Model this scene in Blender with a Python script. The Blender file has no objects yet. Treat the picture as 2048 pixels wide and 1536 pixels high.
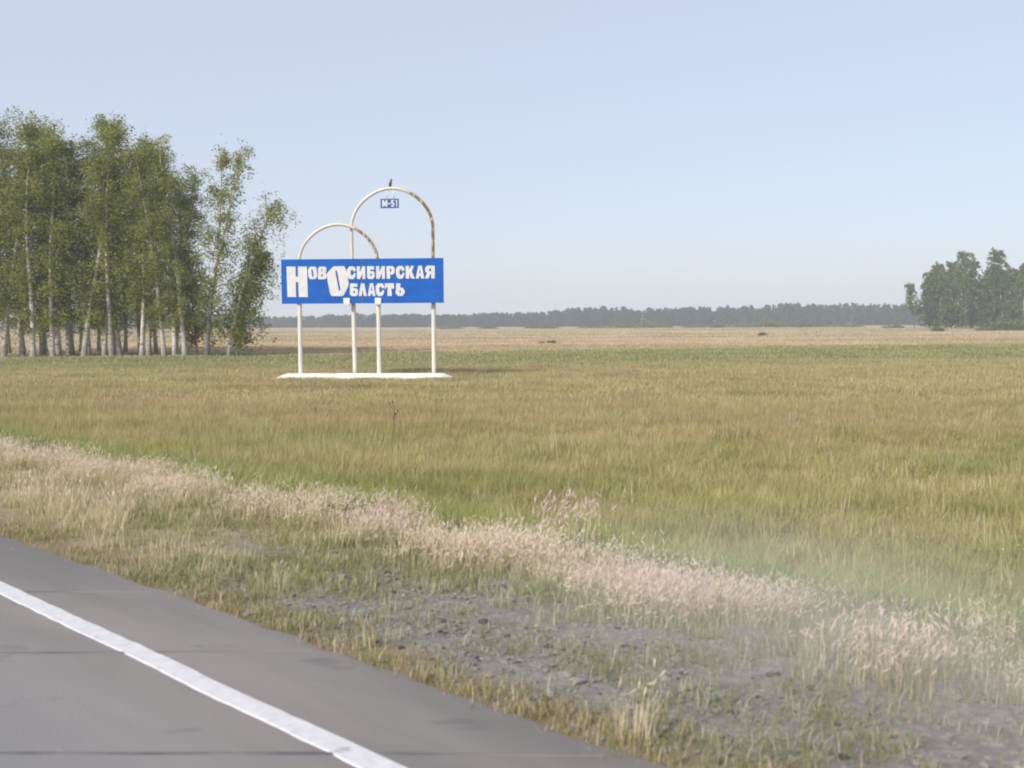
import bpy, bmesh, math, random
import numpy as np
from mathutils import Vector, Matrix

# ------------------------------------------------------------------ camera, light, exposure
sc = bpy.context.scene
COL = sc.collection
R = math.radians
F = 2100.0                      # focal length in pixels of a 2048 wide picture
CAM_Z = 1.8                     # eye above the road
PITCH, ROLL = R(3.325), R(-0.3)
FIELD_Z = -0.8

cam_d = bpy.data.cameras.new('camera')
cam = bpy.data.objects.new('camera', cam_d)
COL.objects.link(cam)
cam_d.sensor_width = 36.0
cam_d.lens = 36.0 * F / 2048.0
cam_d.clip_start, cam_d.clip_end = 0.1, 20000
cam.matrix_world = Matrix.Translation((0, 0, CAM_Z)) @ Matrix.Rotation(R(90) - PITCH, 4, 'X') @ Matrix.Rotation(ROLL, 4, 'Z')
cam_d.dof.use_dof = True
cam_d.dof.focus_distance = 46.0
cam_d.dof.aperture_fstop = 2.8
sc.camera = cam

SUN_EL = R(35)
to_sun_h = Vector((-0.64, -0.77)).normalized()
to_sun = Vector((to_sun_h.x * math.cos(SUN_EL), to_sun_h.y * math.cos(SUN_EL), math.sin(SUN_EL)))

world = bpy.data.worlds.new('World')
sc.world = world
world.use_nodes = True
wn = world.node_tree
wn.nodes.clear()
w_out = wn.nodes.new('ShaderNodeOutputWorld')
w_bg = wn.nodes.new('ShaderNodeBackground')
w_sky = wn.nodes.new('ShaderNodeTexSky')
w_sky.sky_type = 'NISHITA'
w_sky.sun_disc = False
w_sky.sun_elevation = SUN_EL
w_sky.sun_rotation = math.atan2(to_sun_h.x, to_sun_h.y)
w_sky.air_density = 1.0
w_sky.dust_density = 1.3
w_sky.ozone_density = 3.0
w_bg.inputs['Strength'].default_value = 0.15
# milky summer air: an even pale veil over the whole sky
w_mix = wn.nodes.new('ShaderNodeMix')
w_mix.data_type = 'RGBA'
w_mix.inputs[0].default_value = 0.77
wn.links.new(w_sky.outputs[0], w_mix.inputs[6])
w_mix.inputs[7].default_value = (2.66, 2.72, 3.12, 1)
wn.links.new(w_mix.outputs[2], w_bg.inputs['Color'])
wn.links.new(w_bg.outputs[0], w_out.inputs['Surface'])

sun_d = bpy.data.lights.new('sun', 'SUN')
sun = bpy.data.objects.new('sun', sun_d)
COL.objects.link(sun)
sun_d.energy = 2.4
sun_d.angle = R(0.5)
sun_d.color = (1.0, 0.93, 0.82)
sun.location = to_sun * 100
sun.rotation_euler = to_sun.to_track_quat('Z', 'Y').to_euler()

sc.view_settings.view_transform = 'Standard'
sc.view_settings.look = 'None'
sc.view_settings.exposure = 0.70
sc.view_settings.gamma = 1.0
sc.view_settings.use_curve_mapping = False
sc.cycles.use_denoising = True
sc.cycles.max_bounces = 6
sc.cycles.volume_bounces = 1
sc.cycles.filter_width = 2.0

rng = np.random.default_rng(7)
rnd = random.Random(11)

# ------------------------------------------------------------------ frames of reference
TH = R(46.0)                                   # the road runs 46 degrees left of the view
U2 = np.array([-math.sin(TH), math.cos(TH)])   # along the road
N2 = np.array([math.cos(TH), math.sin(TH)])    # across, away from the road
EDGE_N = 3.45


def ray(px, py):
    v = Vector(((px - 1024) / F, (768 - py) / F, -1.0))
    return (cam.matrix_world.to_3x3() @ v)


def gp(px, py, z=FIELD_Z):
    """point of the level z seen in that direction"""
    r = ray(px, py)
    t = (z - CAM_Z) / r.z
    return Vector((r.x * t, r.y * t, z))


def at(px, py, Y):
    r = ray(px, py)
    t = Y / r.y
    return Vector((r.x * t, Y, CAM_Z + r.z * t))


def xy(s, n):
    return U2[0] * s + N2[0] * n, U2[1] * s + N2[1] * n


def sn(x, y):
    return U2[0] * x + U2[1] * y, N2[0] * x + N2[1] * y


_perm = np.random.default_rng(3).random((256, 256))


def vnoise(x, y):
    x, y = np.asarray(x, float), np.asarray(y, float)
    xi, yi = np.floor(x).astype(int), np.floor(y).astype(int)
    fx, fy = x - xi, y - yi
    fx, fy = fx * fx * (3 - 2 * fx), fy * fy * (3 - 2 * fy)
    g = lambda a, b: _perm[a & 255, b & 255]
    return (g(xi, yi) * (1 - fx) + g(xi + 1, yi) * fx) * (1 - fy) + (g(xi, yi + 1) * (1 - fx) + g(xi + 1, yi + 1) * fx) * fy


def fbm(x, y, o=3):
    v, a, t = 0, 1.0, 0
    for k in range(o):
        v = v + a * vnoise(x * 2 ** k + 17.3 * k, y * 2 ** k + 5.1 * k)
        t += a
        a *= 0.5
    return v / t


def smooth(a, b, x):
    t = np.clip((np.asarray(x, float) - a) / (b - a), 0, 1)
    return t * t * (3 - 2 * t)


def ground_z(x, y):
    s, n = sn(np.asarray(x, float), np.asarray(y, float))
    right = -0.03 - 0.09 * smooth(3.4, 6.2, n) - 0.68 * smooth(6.0, 10.0, n)
    left = -0.03 - 0.77 * smooth(5.2, 9.5, -n)
    z = np.where(n > 0, right, left)
    off = smooth(3.6, 4.3, np.abs(n + 0.5 * (n < 0)))
    z = z + off * ((fbm(x * 1.1, y * 1.1) - 0.5) * 0.10 + (vnoise(x * 5.3, y * 5.3) - 0.5) * 0.05)
    z = z + smooth(9, 20, np.abs(n)) * (fbm(x * 0.11, y * 0.11, 2) - 0.5) * 0.12
    return np.where((n > -4.7) & (n < 3.45), -0.06, z)


# ------------------------------------------------------------------ object helpers
def tag(o, label=None, cat=None, group=None, kind=None):
    if label: o['label'] = label
    if cat: o['category'] = cat
    if group: o['group'] = group
    if kind: o['kind'] = kind
    return o


def empty(name, loc, rz=0):
    o = bpy.data.objects.new(name, None)
    COL.objects.link(o)
    o.location = loc
    o.rotation_euler = (0, 0, rz)
    o.empty_display_size = 0.3
    return o


def np_mesh(name, V, faces, mats, smooth_sh=False, midx=None):
    """faces: list of arrays, each (k, m) of one polygon size"""
    V = np.asarray(V, np.float32)
    me = bpy.data.meshes.new(name)
    faces = [np.asarray(f, np.int32) for f in faces if len(f)]
    me.vertices.add(len(V))
    me.vertices.foreach_set('co', V.ravel())
    tot = np.concatenate([np.full(len(f), f.shape[1], np.int32) for f in faces])
    loops = np.concatenate([f.ravel() for f in faces])
    start = np.concatenate([[0], np.cumsum(tot)[:-1]]).astype(np.int32)
    me.loops.add(len(loops))
    me.loops.foreach_set('vertex_index', loops)
    me.polygons.add(len(tot))
    me.polygons.foreach_set('loop_start', start)
    me.polygons.foreach_set('loop_total', tot)
    if midx is not None:
        me.polygons.foreach_set('material_index', np.asarray(midx, np.int32))
    me.polygons.foreach_set('use_smooth', np.full(len(tot), smooth_sh, bool))
    for m in (mats if isinstance(mats, (list, tuple)) else [mats]):
        me.materials.append(m)
    me.update(calc_edges=True)
    me.validate()
    return me


def link(name, me, parent=None, loc=(0, 0, 0)):
    o = bpy.data.objects.new(name, me)
    COL.objects.link(o)
    if parent: o.parent = parent
    o.location = loc
    return o


class Geo:
    def __init__(self):
        self.V, self.Q, self.T, self.nv = [], [], [], 0

    def add(self, V, Q=None, T=None):
        V = np.asarray(V, float)
        if Q is not None and len(Q): self.Q.append(np.asarray(Q) + self.nv)
        if T is not None and len(T): self.T.append(np.asarray(T) + self.nv)
        self.V.append(V)
        self.nv += len(V)

    def tube(self, P, rad, sides=8, cap=True, flat=1.0):
        P = np.asarray(P, float)
        k = len(P)
        rad = np.broadcast_to(np.asarray(rad, float), (k,))
        tan = np.gradient(P, axis=0)
        tan /= np.linalg.norm(tan, axis=1)[:, None] + 1e-9
        ref = np.array([0.0, 1.0, 0.0])
        if abs(tan[:, 1]).max() > 0.9: ref = np.array([1.0, 0.0, 0.0])
        if max(abs(tan @ ref)) > 0.95: ref = np.array([0.3, 0.2, 0.93])
        a = np.cross(tan, ref)
        a /= np.linalg.norm(a, axis=1)[:, None] + 1e-9
        b = np.cross(tan, a)
        ang = np.linspace(0, 2 * math.pi, sides, endpoint=False)
        V = P[:, None, :] + rad[:, None, None] * (a[:, None, :] * np.cos(ang)[None, :, None] + flat * b[:, None, :] * np.sin(ang)[None, :, None])
        V = V.reshape(-1, 3)
        i = np.arange(k - 1)[:, None] * sides
        j = np.arange(sides)[None, :]
        q = np.stack([i + j, i + (j + 1) % sides, i + sides + (j + 1) % sides, i + sides + j], -1).reshape(-1, 4)
        T = []
        if cap:
            V = np.vstack([V, P[:1], P[-1:]])
            c0, c1 = k * sides, k * sides + 1
            for m in range(sides):
                T.append((c0, (m + 1) % sides, m))
                T.append((c1, (k - 1) * sides + m, (k - 1) * sides + (m + 1) % sides))
        self.add(V, q, T)

    def box(self, x0, x1, y0, y1, z0, z1):
        V = [(x, y, z) for z in (z0, z1) for y in (y0, y1) for x in (x0, x1)]
        self.add(V, [(0, 2, 3, 1), (4, 5, 7, 6), (0, 1, 5, 4), (2, 6, 7, 3), (0, 4, 6, 2), (1, 3, 7, 5)])

    def mesh(self, name, mats, sm=False):
        fs = []
        if self.Q: fs.append(np.concatenate(self.Q))
        if self.T: fs.append(np.concatenate(self.T))
        return np_mesh(name, np.concatenate(self.V), fs, mats, sm)


def bevelled(o, w=0.01, seg=2):
    m = o.modifiers.new('bevel', 'BEVEL')
    m.width, m.segments, m.limit_method = w, seg, 'ANGLE'
    return o


# ------------------------------------------------------------------ material helpers
class NT:
    def __init__(self, name):
        self.m = bpy.data.materials.new(name)
        self.m.use_nodes = True
        self.t = self.m.node_tree
        self.t.nodes.clear()
        self.out = self.t.nodes.new('ShaderNodeOutputMaterial')

    def n(self, kind, **kw):
        x = self.t.nodes.new(kind)
        for k, v in kw.items(): setattr(x, k, v)
        return x

    def l(self, a, b): self.t.links.new(a, b)

    def setin(self, sock, v):
        if hasattr(v, 'links') or isinstance(v, bpy.types.NodeSocket): self.l(v, sock)
        else: sock.default_value = v

    def math(self, op, a, b=0.0, c=0.0, clamp=False):
        x = self.n('ShaderNodeMath', operation=op, use_clamp=clamp)
        for i, v in enumerate((a, b, c)): self.setin(x.inputs[i], v)
        return x.outputs[0]

    def mix(self, f, a, b):
        x = self.n('ShaderNodeMix', data_type='RGBA')
        self.setin(x.inputs[0], f)
        for i, v in ((6, a), (7, b)):
            if isinstance(v, (tuple, list)): v = (*v[:3], 1.0)
            self.setin(x.inputs[i], v)
        return x.outputs[2]

    def noise(self, vec, scale, detail=4, rough=0.55, lac=2.0):
        x = self.n('ShaderNodeTexNoise')
        x.inputs['Scale'].default_value = scale
        x.inputs['Detail'].default_value = detail
        x.inputs['Roughness'].default_value = rough
        if vec is not None: self.l(vec, x.inputs['Vector'])
        return x.outputs[0]

    def step(self, v, a, b):
        x = self.n('ShaderNodeMapRange', interpolation_type='SMOOTHSTEP')
        self.setin(x.inputs[0], v)
        x.inputs[1].default_value, x.inputs[2].default_value = a, b
        x.inputs[3].default_value, x.inputs[4].default_value = 0, 1
        return x.outputs[0]

    def pos(self): return self.n('ShaderNodeNewGeometry').outputs['Position']

    def obj(self): return self.n('ShaderNodeTexCoord').outputs['Object']

    def sep(self, v):
        x = self.n('ShaderNodeSeparateXYZ')
        self.l(v, x.inputs[0])
        return x.outputs

    def scaled(self, v, s):
        x = self.n('ShaderNodeVectorMath', operation='MULTIPLY')
        self.l(v, x.inputs[0])
        x.inputs[1].default_value = s
        return x.outputs[0]

    def dot(self, v, d):
        x = self.n('ShaderNodeVectorMath', operation='DOT_PRODUCT')
        self.l(v, x.inputs[0])
        x.inputs[1].default_value = d
        return x.outputs['Value']

    def rand(self): return self.n('ShaderNodeObjectInfo').outputs['Random']

    def bump(self, h, strength=0.3, dist=0.01):
        x = self.n('ShaderNodeBump')
        x.inputs['Strength'].default_value = strength
        x.inputs['Distance'].default_value = dist
        self.l(h, x.inputs['Height'])
        return x.outputs[0]

    def pbsdf(self, col, rough=0.8, spec=0.3, metal=0.0, normal=None):
        x = self.n('ShaderNodeBsdfPrincipled')
        if isinstance(col, (tuple, list)): col = (*col[:3], 1.0)
        self.setin(x.inputs['Base Color'], col)
        self.setin(x.inputs['Roughness'], rough)
        x.inputs['Specular IOR Level'].default_value = spec
        x.inputs['Metallic'].default_value = metal
        if normal is not None: self.l(normal, x.inputs['Normal'])
        self.l(x.outputs[0], self.out.inputs['Surface'])
        return self.m

    def leaf(self, col, trans=0.35):
        d = self.n('ShaderNodeBsdfDiffuse')
        t = self.n('ShaderNodeBsdfTranslucent')
        mx = self.n('ShaderNodeMixShader')
        mx.inputs[0].default_value = trans
        for x in (d, t):
            if isinstance(col, (tuple, list)): x.inputs[0].default_value = (*col[:3], 1)
            else: self.l(col, x.inputs[0])
        self.l(d.outputs[0], mx.inputs[1])
        self.l(t.outputs[0], mx.inputs[2])
        self.l(mx.outputs[0], self.out.inputs['Surface'])
        return self.m


# colours of the plain: a yellow-green meadow, a greener strip, a straw field beyond
def meadow_colour(t, p, dry=0.0):
    X, Y, Z = t.sep(p)
    flat = t.scaled(p, (1, 1, 0))
    wide = t.scaled(p, (0.45, 1, 0))
    n_big = t.noise(wide, 0.055, 3, 0.6)
    n_mid = t.noise(wide, 0.35, 3, 0.6)
    n_fine = t.noise(flat, 2.3, 2, 0.6)
    green = t.mix(t.step(n_mid, 0.35, 0.65), (0.245, 0.245, 0.098), (0.335, 0.305, 0.15))
    brown = t.mix(t.step(n_mid, 0.35, 0.7), (0.30, 0.245, 0.14), (0.375, 0.31, 0.185))
    # the middle of the meadow is browner than its near edge
    far = t.step(t.math('ADD', Y, t.math('MULTIPLY', t.math('SUBTRACT', n_big, 0.5), 26)), 16, 34)
    far = t.math('ADD', t.math('MULTIPLY', far, 0.62), t.math('MULTIPLY', t.math('SUBTRACT', n_big, 0.5), 1.6), clamp=True)
    col = t.mix(far, green, brown)
    rough_p = t.step(t.noise(wide, 0.16, 4, 0.65), 0.56, 0.68)
    col = t.mix(t.math('MULTIPLY', rough_p, 0.7), col, (0.21, 0.18, 0.08))
    red_p = t.step(t.noise(t.scaled(p, (0.5, 1, 0)), 0.26, 4, 0.65), 0.54, 0.64)
    col = t.mix(t.math('MULTIPLY', red_p, 0.5), col, (0.36, 0.255, 0.15))
    yel_p = t.step(t.noise(t.scaled(p, (0.55, 1, 0.3)), 0.19, 3, 0.6), 0.55, 0.68)
    col = t.mix(t.math('MULTIPLY', yel_p, 0.5), col, (0.33, 0.32, 0.10))
    fresh = t.math('SUBTRACT', 1.0, t.step(t.math('ADD', t.dot(p, (N2[0], N2[1], 0)), t.math('MULTIPLY', n_mid, 2.5)), 9.4, 11.8))
    col = t.mix(t.math('MULTIPLY', fresh, 0.8), col, t.mix(n_fine, (0.15, 0.195, 0.06), (0.24, 0.25, 0.085)))
    strip = t.step(t.math('ADD', t.math('SUBTRACT', Y, t.math('MULTIPLY', X, 0.12)), t.math('MULTIPLY', t.math('SUBTRACT', n_big, 0.5), 22)), 54, 70)
    col = t.mix(t.math('MULTIPLY', strip, 0.92), col, t.mix(n_mid, (0.185, 0.205, 0.095), (0.265, 0.255, 0.13)))
    straw = t.step(t.math('ADD', t.math('SUBTRACT', Y, t.math('MULTIPLY', X, 0.37)), t.math('MULTIPLY', t.math('SUBTRACT', n_mid, 0.5), 24)), 86, 104)
    ns = t.noise(t.scaled(p, (0.25, 1, 0)), 0.05, 4, 0.65)
    scol = t.mix(t.step(ns, 0.38, 0.62), (0.36, 0.285, 0.185), (0.45, 0.365, 0.25))
    scol = t.mix(t.math('MULTIPLY', t.step(t.noise(t.scaled(p, (0.2, 1, 0)), 0.021, 4, 0.7), 0.5, 0.62), 0.6), scol, (0.25, 0.23, 0.13))
    col = t.mix(straw, col, scol)
    br = t.math('MULTIPLY_ADD', n_fine, 0.5, 0.75)
    vm = t.n('ShaderNodeVectorMath', operation='SCALE')
    t.l(col, vm.inputs[0])
    t.l(br, vm.inputs['Scale'])
    return vm.outputs[0]


def mat_ground():
    t = NT('soil')
    p = t.pos()
    mead = meadow_colour(t, p)
    n_fine = t.noise(p, 9.0, 5, 0.65)
    n_mid = t.noise(p, 1.3, 4, 0.6)
    grav = t.mix(t.step(n_fine, 0.3, 0.7), (0.185, 0.172, 0.15), (0.30, 0.28, 0.245))
    vor = t.n('ShaderNodeTexVoronoi')
    vor.inputs['Scale'].default_value = 26
    t.l(p, vor.inputs['Vector'])
    grav = t.mix(t.math('MULTIPLY', t.step(vor.outputs['Distance'], 0.35, 0.75), 0.4), grav, (0.11, 0.105, 0.1))
    litter = t.mix(n_fine, (0.24, 0.195, 0.11), (0.38, 0.32, 0.20))
    nn = t.dot(p, (N2[0], N2[1], 0))
    ss = t.dot(p, (U2[0], U2[1], 0))
    bare = t.step(t.math('ADD', t.math('SUBTRACT', 8.0, ss), t.math('MULTIPLY', t.math('SUBTRACT', n_mid, 0.5), 7.0)), 0.2, 2.2)
    v = t.mix(bare, litter, grav)
    rim = t.step(t.math('ADD', nn, t.math('MULTIPLY', t.math('SUBTRACT', n_mid, 0.5), 0.5)), 3.62, 3.95)
    v = t.mix(rim, (0.25, 0.195, 0.13), v)
    meadow_m = t.step(t.math('ADD', nn, t.math('MULTIPLY', t.math('SUBTRACT', n_mid, 0.5), 0.8)), 5.6, 6.5)
    mead = t.mix(0.25, mead, (0.12, 0.09, 0.05))
    Yc = t.sep(p)[1]
    mead2 = t.mix(t.step(Yc, 60, 140), mead, meadow_colour(t, p))
    col = t.mix(meadow_m, v, mead2)
    return t.pbsdf(col, 0.95, 0.1, normal=t.bump(n_fine, 0.6, 0.03))


def mat_road():
    t = NT('worn_asphalt')
    p = t.pos()
    along = t.n('ShaderNodeCombineXYZ')
    t.l(t.math('MULTIPLY', t.dot(p, (U2[0], U2[1], 0)), 0.25), along.inputs[0])
    t.l(t.dot(p, (N2[0], N2[1], 0)), along.inputs[1])
    n1 = t.noise(along.outputs[0], 1.1, 4, 0.6)
    n2 = t.noise(p, 90, 3, 0.7)
    n3 = t.noise(t.scaled(p, (0.5, 1.3, 1)), 2.6, 3, 0.55)
    n4 = t.noise(along.outputs[0], 7.0, 5, 0.7)
    col = t.mix(t.step(n1, 0.3, 0.7), (0.20, 0.186, 0.172), (0.29, 0.265, 0.242))
    col = t.mix(t.math('MULTIPLY', n2, 0.3), col, (0.14, 0.135, 0.13))
    # bluish polish in the wheel track, browner shoulder
    nn = t.dot(p, (N2[0], N2[1], 0))
    col = t.mix(t.math('MULTIPLY', t.step(nn, 2.7, 1.6), 0.6), col, (0.25, 0.248, 0.256))
    col = t.mix(t.math('MULTIPLY', t.step(n3, 0.62, 0.70), 0.4), col, (0.115, 0.115, 0.12))
    col = t.mix(t.math('MULTIPLY', t.step(n4, 0.65, 0.73), 0.55), col, (0.40, 0.45, 0.44))
    edge = t.step(t.math('ADD', nn, t.math('MULTIPLY', t.math('SUBTRACT', n3, 0.5), 0.3)), 3.28, 3.5)
    col = t.mix(t.math('MULTIPLY', edge, 0.35), col, (0.24, 0.2, 0.15))
    return t.pbsdf(col, 0.78, 0.35, normal=t.bump(n2, 0.5, 0.008))


def mat_paint_line():
    t = NT('road_paint')
    p = t.pos()
    n = t.noise(p, 14, 5, 0.7)
    n2 = t.noise(t.scaled(p, (1, 2.2, 1)), 3.2, 3, 0.6)
    col = t.mix(t.step(n, 0.35, 0.7), (0.66, 0.655, 0.67), (0.56, 0.555, 0.565))
    col = t.mix(t.math('MULTIPLY', t.step(n, 0.64, 0.72), 0.6), col, (0.3, 0.295, 0.29))
    col = t.mix(t.math('MULTIPLY', t.step(n2, 0.68, 0.74), 0.7), col, (0.3, 0.3, 0.31))
    return t.pbsdf(col, 0.6, 0.4, normal=t.bump(n, 0.2, 0.004))


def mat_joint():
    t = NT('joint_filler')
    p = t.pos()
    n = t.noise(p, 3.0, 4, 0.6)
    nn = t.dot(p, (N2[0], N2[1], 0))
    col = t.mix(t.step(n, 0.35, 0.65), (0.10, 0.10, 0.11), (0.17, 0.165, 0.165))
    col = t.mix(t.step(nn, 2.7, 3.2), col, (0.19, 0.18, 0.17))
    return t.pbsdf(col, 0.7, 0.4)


def mat_white_pipe(name, rust_k):
    """white gloss paint; rust where the far leg and the crown of the arch have peeled"""
    t = NT(name)
    o = t.obj()
    X, Y, Z = t.sep(o)
    n = t.noise(o, 3.2, 5, 0.65)
    nf = t.noise(t.scaled(o, (1, 1, 0.35)), 9, 4, 0.65)
    white = t.mix(n, (0.74, 0.72, 0.66), (0.66, 0.64, 0.56))
    cream = (0.60, 0.50, 0.33)
    rust = t.mix(nf, (0.10, 0.045, 0.022), (0.30, 0.16, 0.07))
    # weathered side of each arch, above the panel
    side = t.step(X, 0.15, 1.2)
    up = t.step(Z, 4.95, 5.25)
    w = t.math('MULTIPLY', side, up)
    white = t.mix(t.math('MULTIPLY', up, t.math('MULTIPLY', t.step(n, 0.3, 0.7), 0.85)), white, (0.60, 0.57, 0.43))
    col = t.mix(t.math('MULTIPLY', w, 0.85), white, cream)
    spots = t.step(t.math('ADD', nf, t.math('MULTIPLY', w, 0.16 * rust_k)), 0.58, 0.66)
    col = t.mix(t.math('MULTIPLY', spots, w), col, rust)
    foot = t.math('MULTIPLY', t.step(nf, 0.62, 0.7), t.math('SUBTRACT', 1.0, t.step(Z, 0.3, 0.9)))
    col = t.mix(t.math('MULTIPLY', foot, 0.5), col, (0.35, 0.24, 0.15))
    return t.pbsdf(col, 0.5, 0.4, normal=t.bump(n, 0.15, 0.01))


def mat_blue():
    t = NT('blue_enamel')
    o = t.obj()
    n = t.noise(t.scaled(o, (0.6, 1, 1.6)), 1.4, 4, 0.6)
    nf = t.noise(t.scaled(o, (1.5, 1, 0.3)), 5, 4, 0.65)
    col = t.mix(t.step(n, 0.35, 0.65), (0.009, 0.100, 0.44), (0.013, 0.122, 0.50))
    col = t.mix(t.math('MULTIPLY', t.step(nf, 0.55, 0.74), 0.4), col, (0.03, 0.14, 0.42))
    return t.pbsdf(col, 0.55, 0.12)


def mat_plain(name, a, b, scale=4, rough=0.7, spec=0.3, bump=0.15, metal=0):
    t = NT(name)
    n = t.noise(t.obj(), scale, 5, 0.6)
    return t.pbsdf(t.mix(t.step(n, 0.3, 0.7), a, b), rough, spec, metal, normal=t.bump(n, bump, 0.02))


def mat_bark():
    t = NT('birch_bark')
    o = t.obj()
    X, Y, Z = t.sep(o)
    bands = t.noise(t.scaled(o, (1.2, 1.2, 5.0)), 1.7, 4, 0.65)
    big = t.noise(o, 0.7, 3, 0.6)
    r = t.rand()
    pale = t.mix(r, (0.46, 0.43, 0.39), (0.66, 0.62, 0.56))
    col = t.mix(t.step(bands, 0.56, 0.64), pale, (0.10, 0.085, 0.075))
    low = t.math('SUBTRACT', 1.0, t.step(t.math('ADD', Z, t.math('MULTIPLY', big, 2.4)), 1.2, 2.6))
    col = t.mix(t.math('MULTIPLY', low, 0.6), col, (0.14, 0.115, 0.10))
    col = t.mix(t.math('MULTIPLY', t.step(big, 0.52, 0.66), 0.5), col, (0.22, 0.19, 0.15))
    return t.pbsdf(col, 0.8, 0.2, normal=t.bump(bands, 0.4, 0.03))


def mat_leaves(name, a, b, c, trans=0.35):
    t = NT(name)
    p = t.pos()
    n = t.noise(p, 0.55, 3, 0.65)
    nf = t.noise(p, 4.5, 2, 0.6)
    col = t.mix(t.step(n, 0.32, 0.68), a, b)
    col = t.mix(t.math('MULTIPLY', t.step(nf, 0.5, 0.75), 0.5), col, c)
    k = t.math('MULTIPLY_ADD', t.rand(), 0.4, 0.8)
    vm = t.n('ShaderNodeVectorMath', operation='SCALE')
    t.l(col, vm.inputs[0])
    t.l(k, vm.inputs['Scale'])
    return t.leaf(vm.outputs[0], trans)


def mat_meadow_blade():
    t = NT('meadow_blades')
    p = t.pos()
    c = meadow_colour(t, p)
    r = t.rand()
    c2 = t.mix(t.math('MULTIPLY', t.step(r, 0.55, 1.0), 0.35), c, (0.42, 0.33, 0.16))
    c2 = t.mix(t.math('MULTIPLY', t.step(r, 0.4, 0.0), 0.3), c2, (0.10, 0.13, 0.04))
    vm = t.n('ShaderNodeVectorMath', operation='SCALE')
    t.l(c2, vm.inputs[0])
    vm.inputs['Scale'].default_value = 1.55
    return t.leaf(vm.outputs[0], 0.3)


def mat_blade(name, a, b, trans=0.3):
    t = NT(name)
    n = t.noise(t.pos(), 1.2, 3, 0.6)
    f = t.math('ADD', t.math('MULTIPLY', n, 0.7), t.math('MULTIPLY', t.rand(), 0.35), clamp=True)
    return t.leaf(t.mix(t.step(f, 0.25, 0.8), a, b), trans)


M = dict(
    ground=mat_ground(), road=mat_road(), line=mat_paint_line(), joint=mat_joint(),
    pipe=mat_white_pipe('peeling_white_paint', 1.0), blue=mat_blue(),
    letter=mat_plain('letter_white', (0.72, 0.72, 0.71), (0.62, 0.62, 0.61), 2.5, 0.55),
    plinth=mat_plain('whitewashed_concrete', (0.82, 0.80, 0.78), (0.66, 0.63, 0.58), 3.5, 0.9, 0.1, 0.5),
    clamp=mat_plain('white_bracket', (0.8, 0.8, 0.8), (0.7, 0.7, 0.7), 6),
    seam=mat_plain('rusty_seam', (0.10, 0.08, 0.12), (0.16, 0.12, 0.13), 6),
    plate_blue=mat_plain('plate_blue', (0.02, 0.07, 0.30), (0.03, 0.09, 0.34), 5, 0.5),
    back=mat_plain('grey_steel', (0.3, 0.3, 0.3), (0.4, 0.39, 0.37), 5),
    bark=mat_bark(),
    birch=mat_leaves('birch_leaves', (0.26, 0.295, 0.08), (0.35, 0.365, 0.10), (0.41, 0.41, 0.12), 0.5),
    birch_dark=mat_leaves('grove_leaves', (0.14, 0.19, 0.045), (0.20, 0.245, 0.05), (0.29, 0.32, 0.075), 0.4),
    forest=mat_leaves('forest_leaves', (0.055, 0.10, 0.05), (0.085, 0.13, 0.06), (0.10, 0.14, 0.065), 0.2),
    shrub=mat_leaves('shrub_leaves', (0.16, 0.18, 0.075), (0.21, 0.22, 0.095), (0.24, 0.24, 0.11)),
    meadow=mat_meadow_blade(),
    straw=mat_blade('straw_blades', (0.78, 0.68, 0.48), (0.56, 0.49, 0.29)),
    green=mat_blade('green_blades', (0.22, 0.25, 0.09), (0.34, 0.33, 0.15)),
    plume=mat_blade('foxtail_plumes', (0.90, 0.80, 0.64), (0.88, 0.75, 0.69), 0.45),
    pink=mat_blade('pink_plumes', (0.86, 0.66, 0.68), (0.88, 0.74, 0.68), 0.45),
    weed=mat_blade('weed_leaves', (0.14, 0.20, 0.06), (0.21, 0.27, 0.085)),
    rusty=mat_blade('reddish_stems', (0.34, 0.23, 0.12), (0.38, 0.31, 0.15)),
    yellow=mat_blade('yellow_petals', (0.62, 0.50, 0.04), (0.66, 0.55, 0.08)),
    stone=mat_plain('grey_stone', (0.185, 0.174, 0.155), (0.32, 0.30, 0.265), 8, 0.9, 0.2, 0.4),
    clod=mat_plain('dark_clod', (0.05, 0.05, 0.05), (0.10, 0.095, 0.09), 9, 0.9, 0.2, 0.5),
    chip=mat_plain('ochre_stone', (0.32, 0.24, 0.16), (0.42, 0.34, 0.25), 8, 0.9, 0.2, 0.4),
    twig=mat_plain('birch_twigs', (0.10, 0.08, 0.06), (0.20, 0.17, 0.14), 3, 0.85, 0.2),
    feather=mat_plain('bird_feathers', (0.10, 0.085, 0.07), (0.18, 0.15, 0.12), 14, 0.8, 0.2, 0.2),
    stalk=mat_plain('dry_stalk', (0.10, 0.075, 0.04), (0.16, 0.12, 0.06), 9, 0.9),
)

# ------------------------------------------------------------------ the ground and the road
def axis(parts):
    v = []
    for a, b, st in parts: v += list(np.arange(a, b, st))
    return np.array(sorted(set(np.round(v, 4))))


def geo_axis(lo, hi, first):
    v, x, st = [], lo, first
    while x < hi:
        v.append(x)
        x += st
        st *= 1.13
    v.append(hi)
    return v


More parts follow.
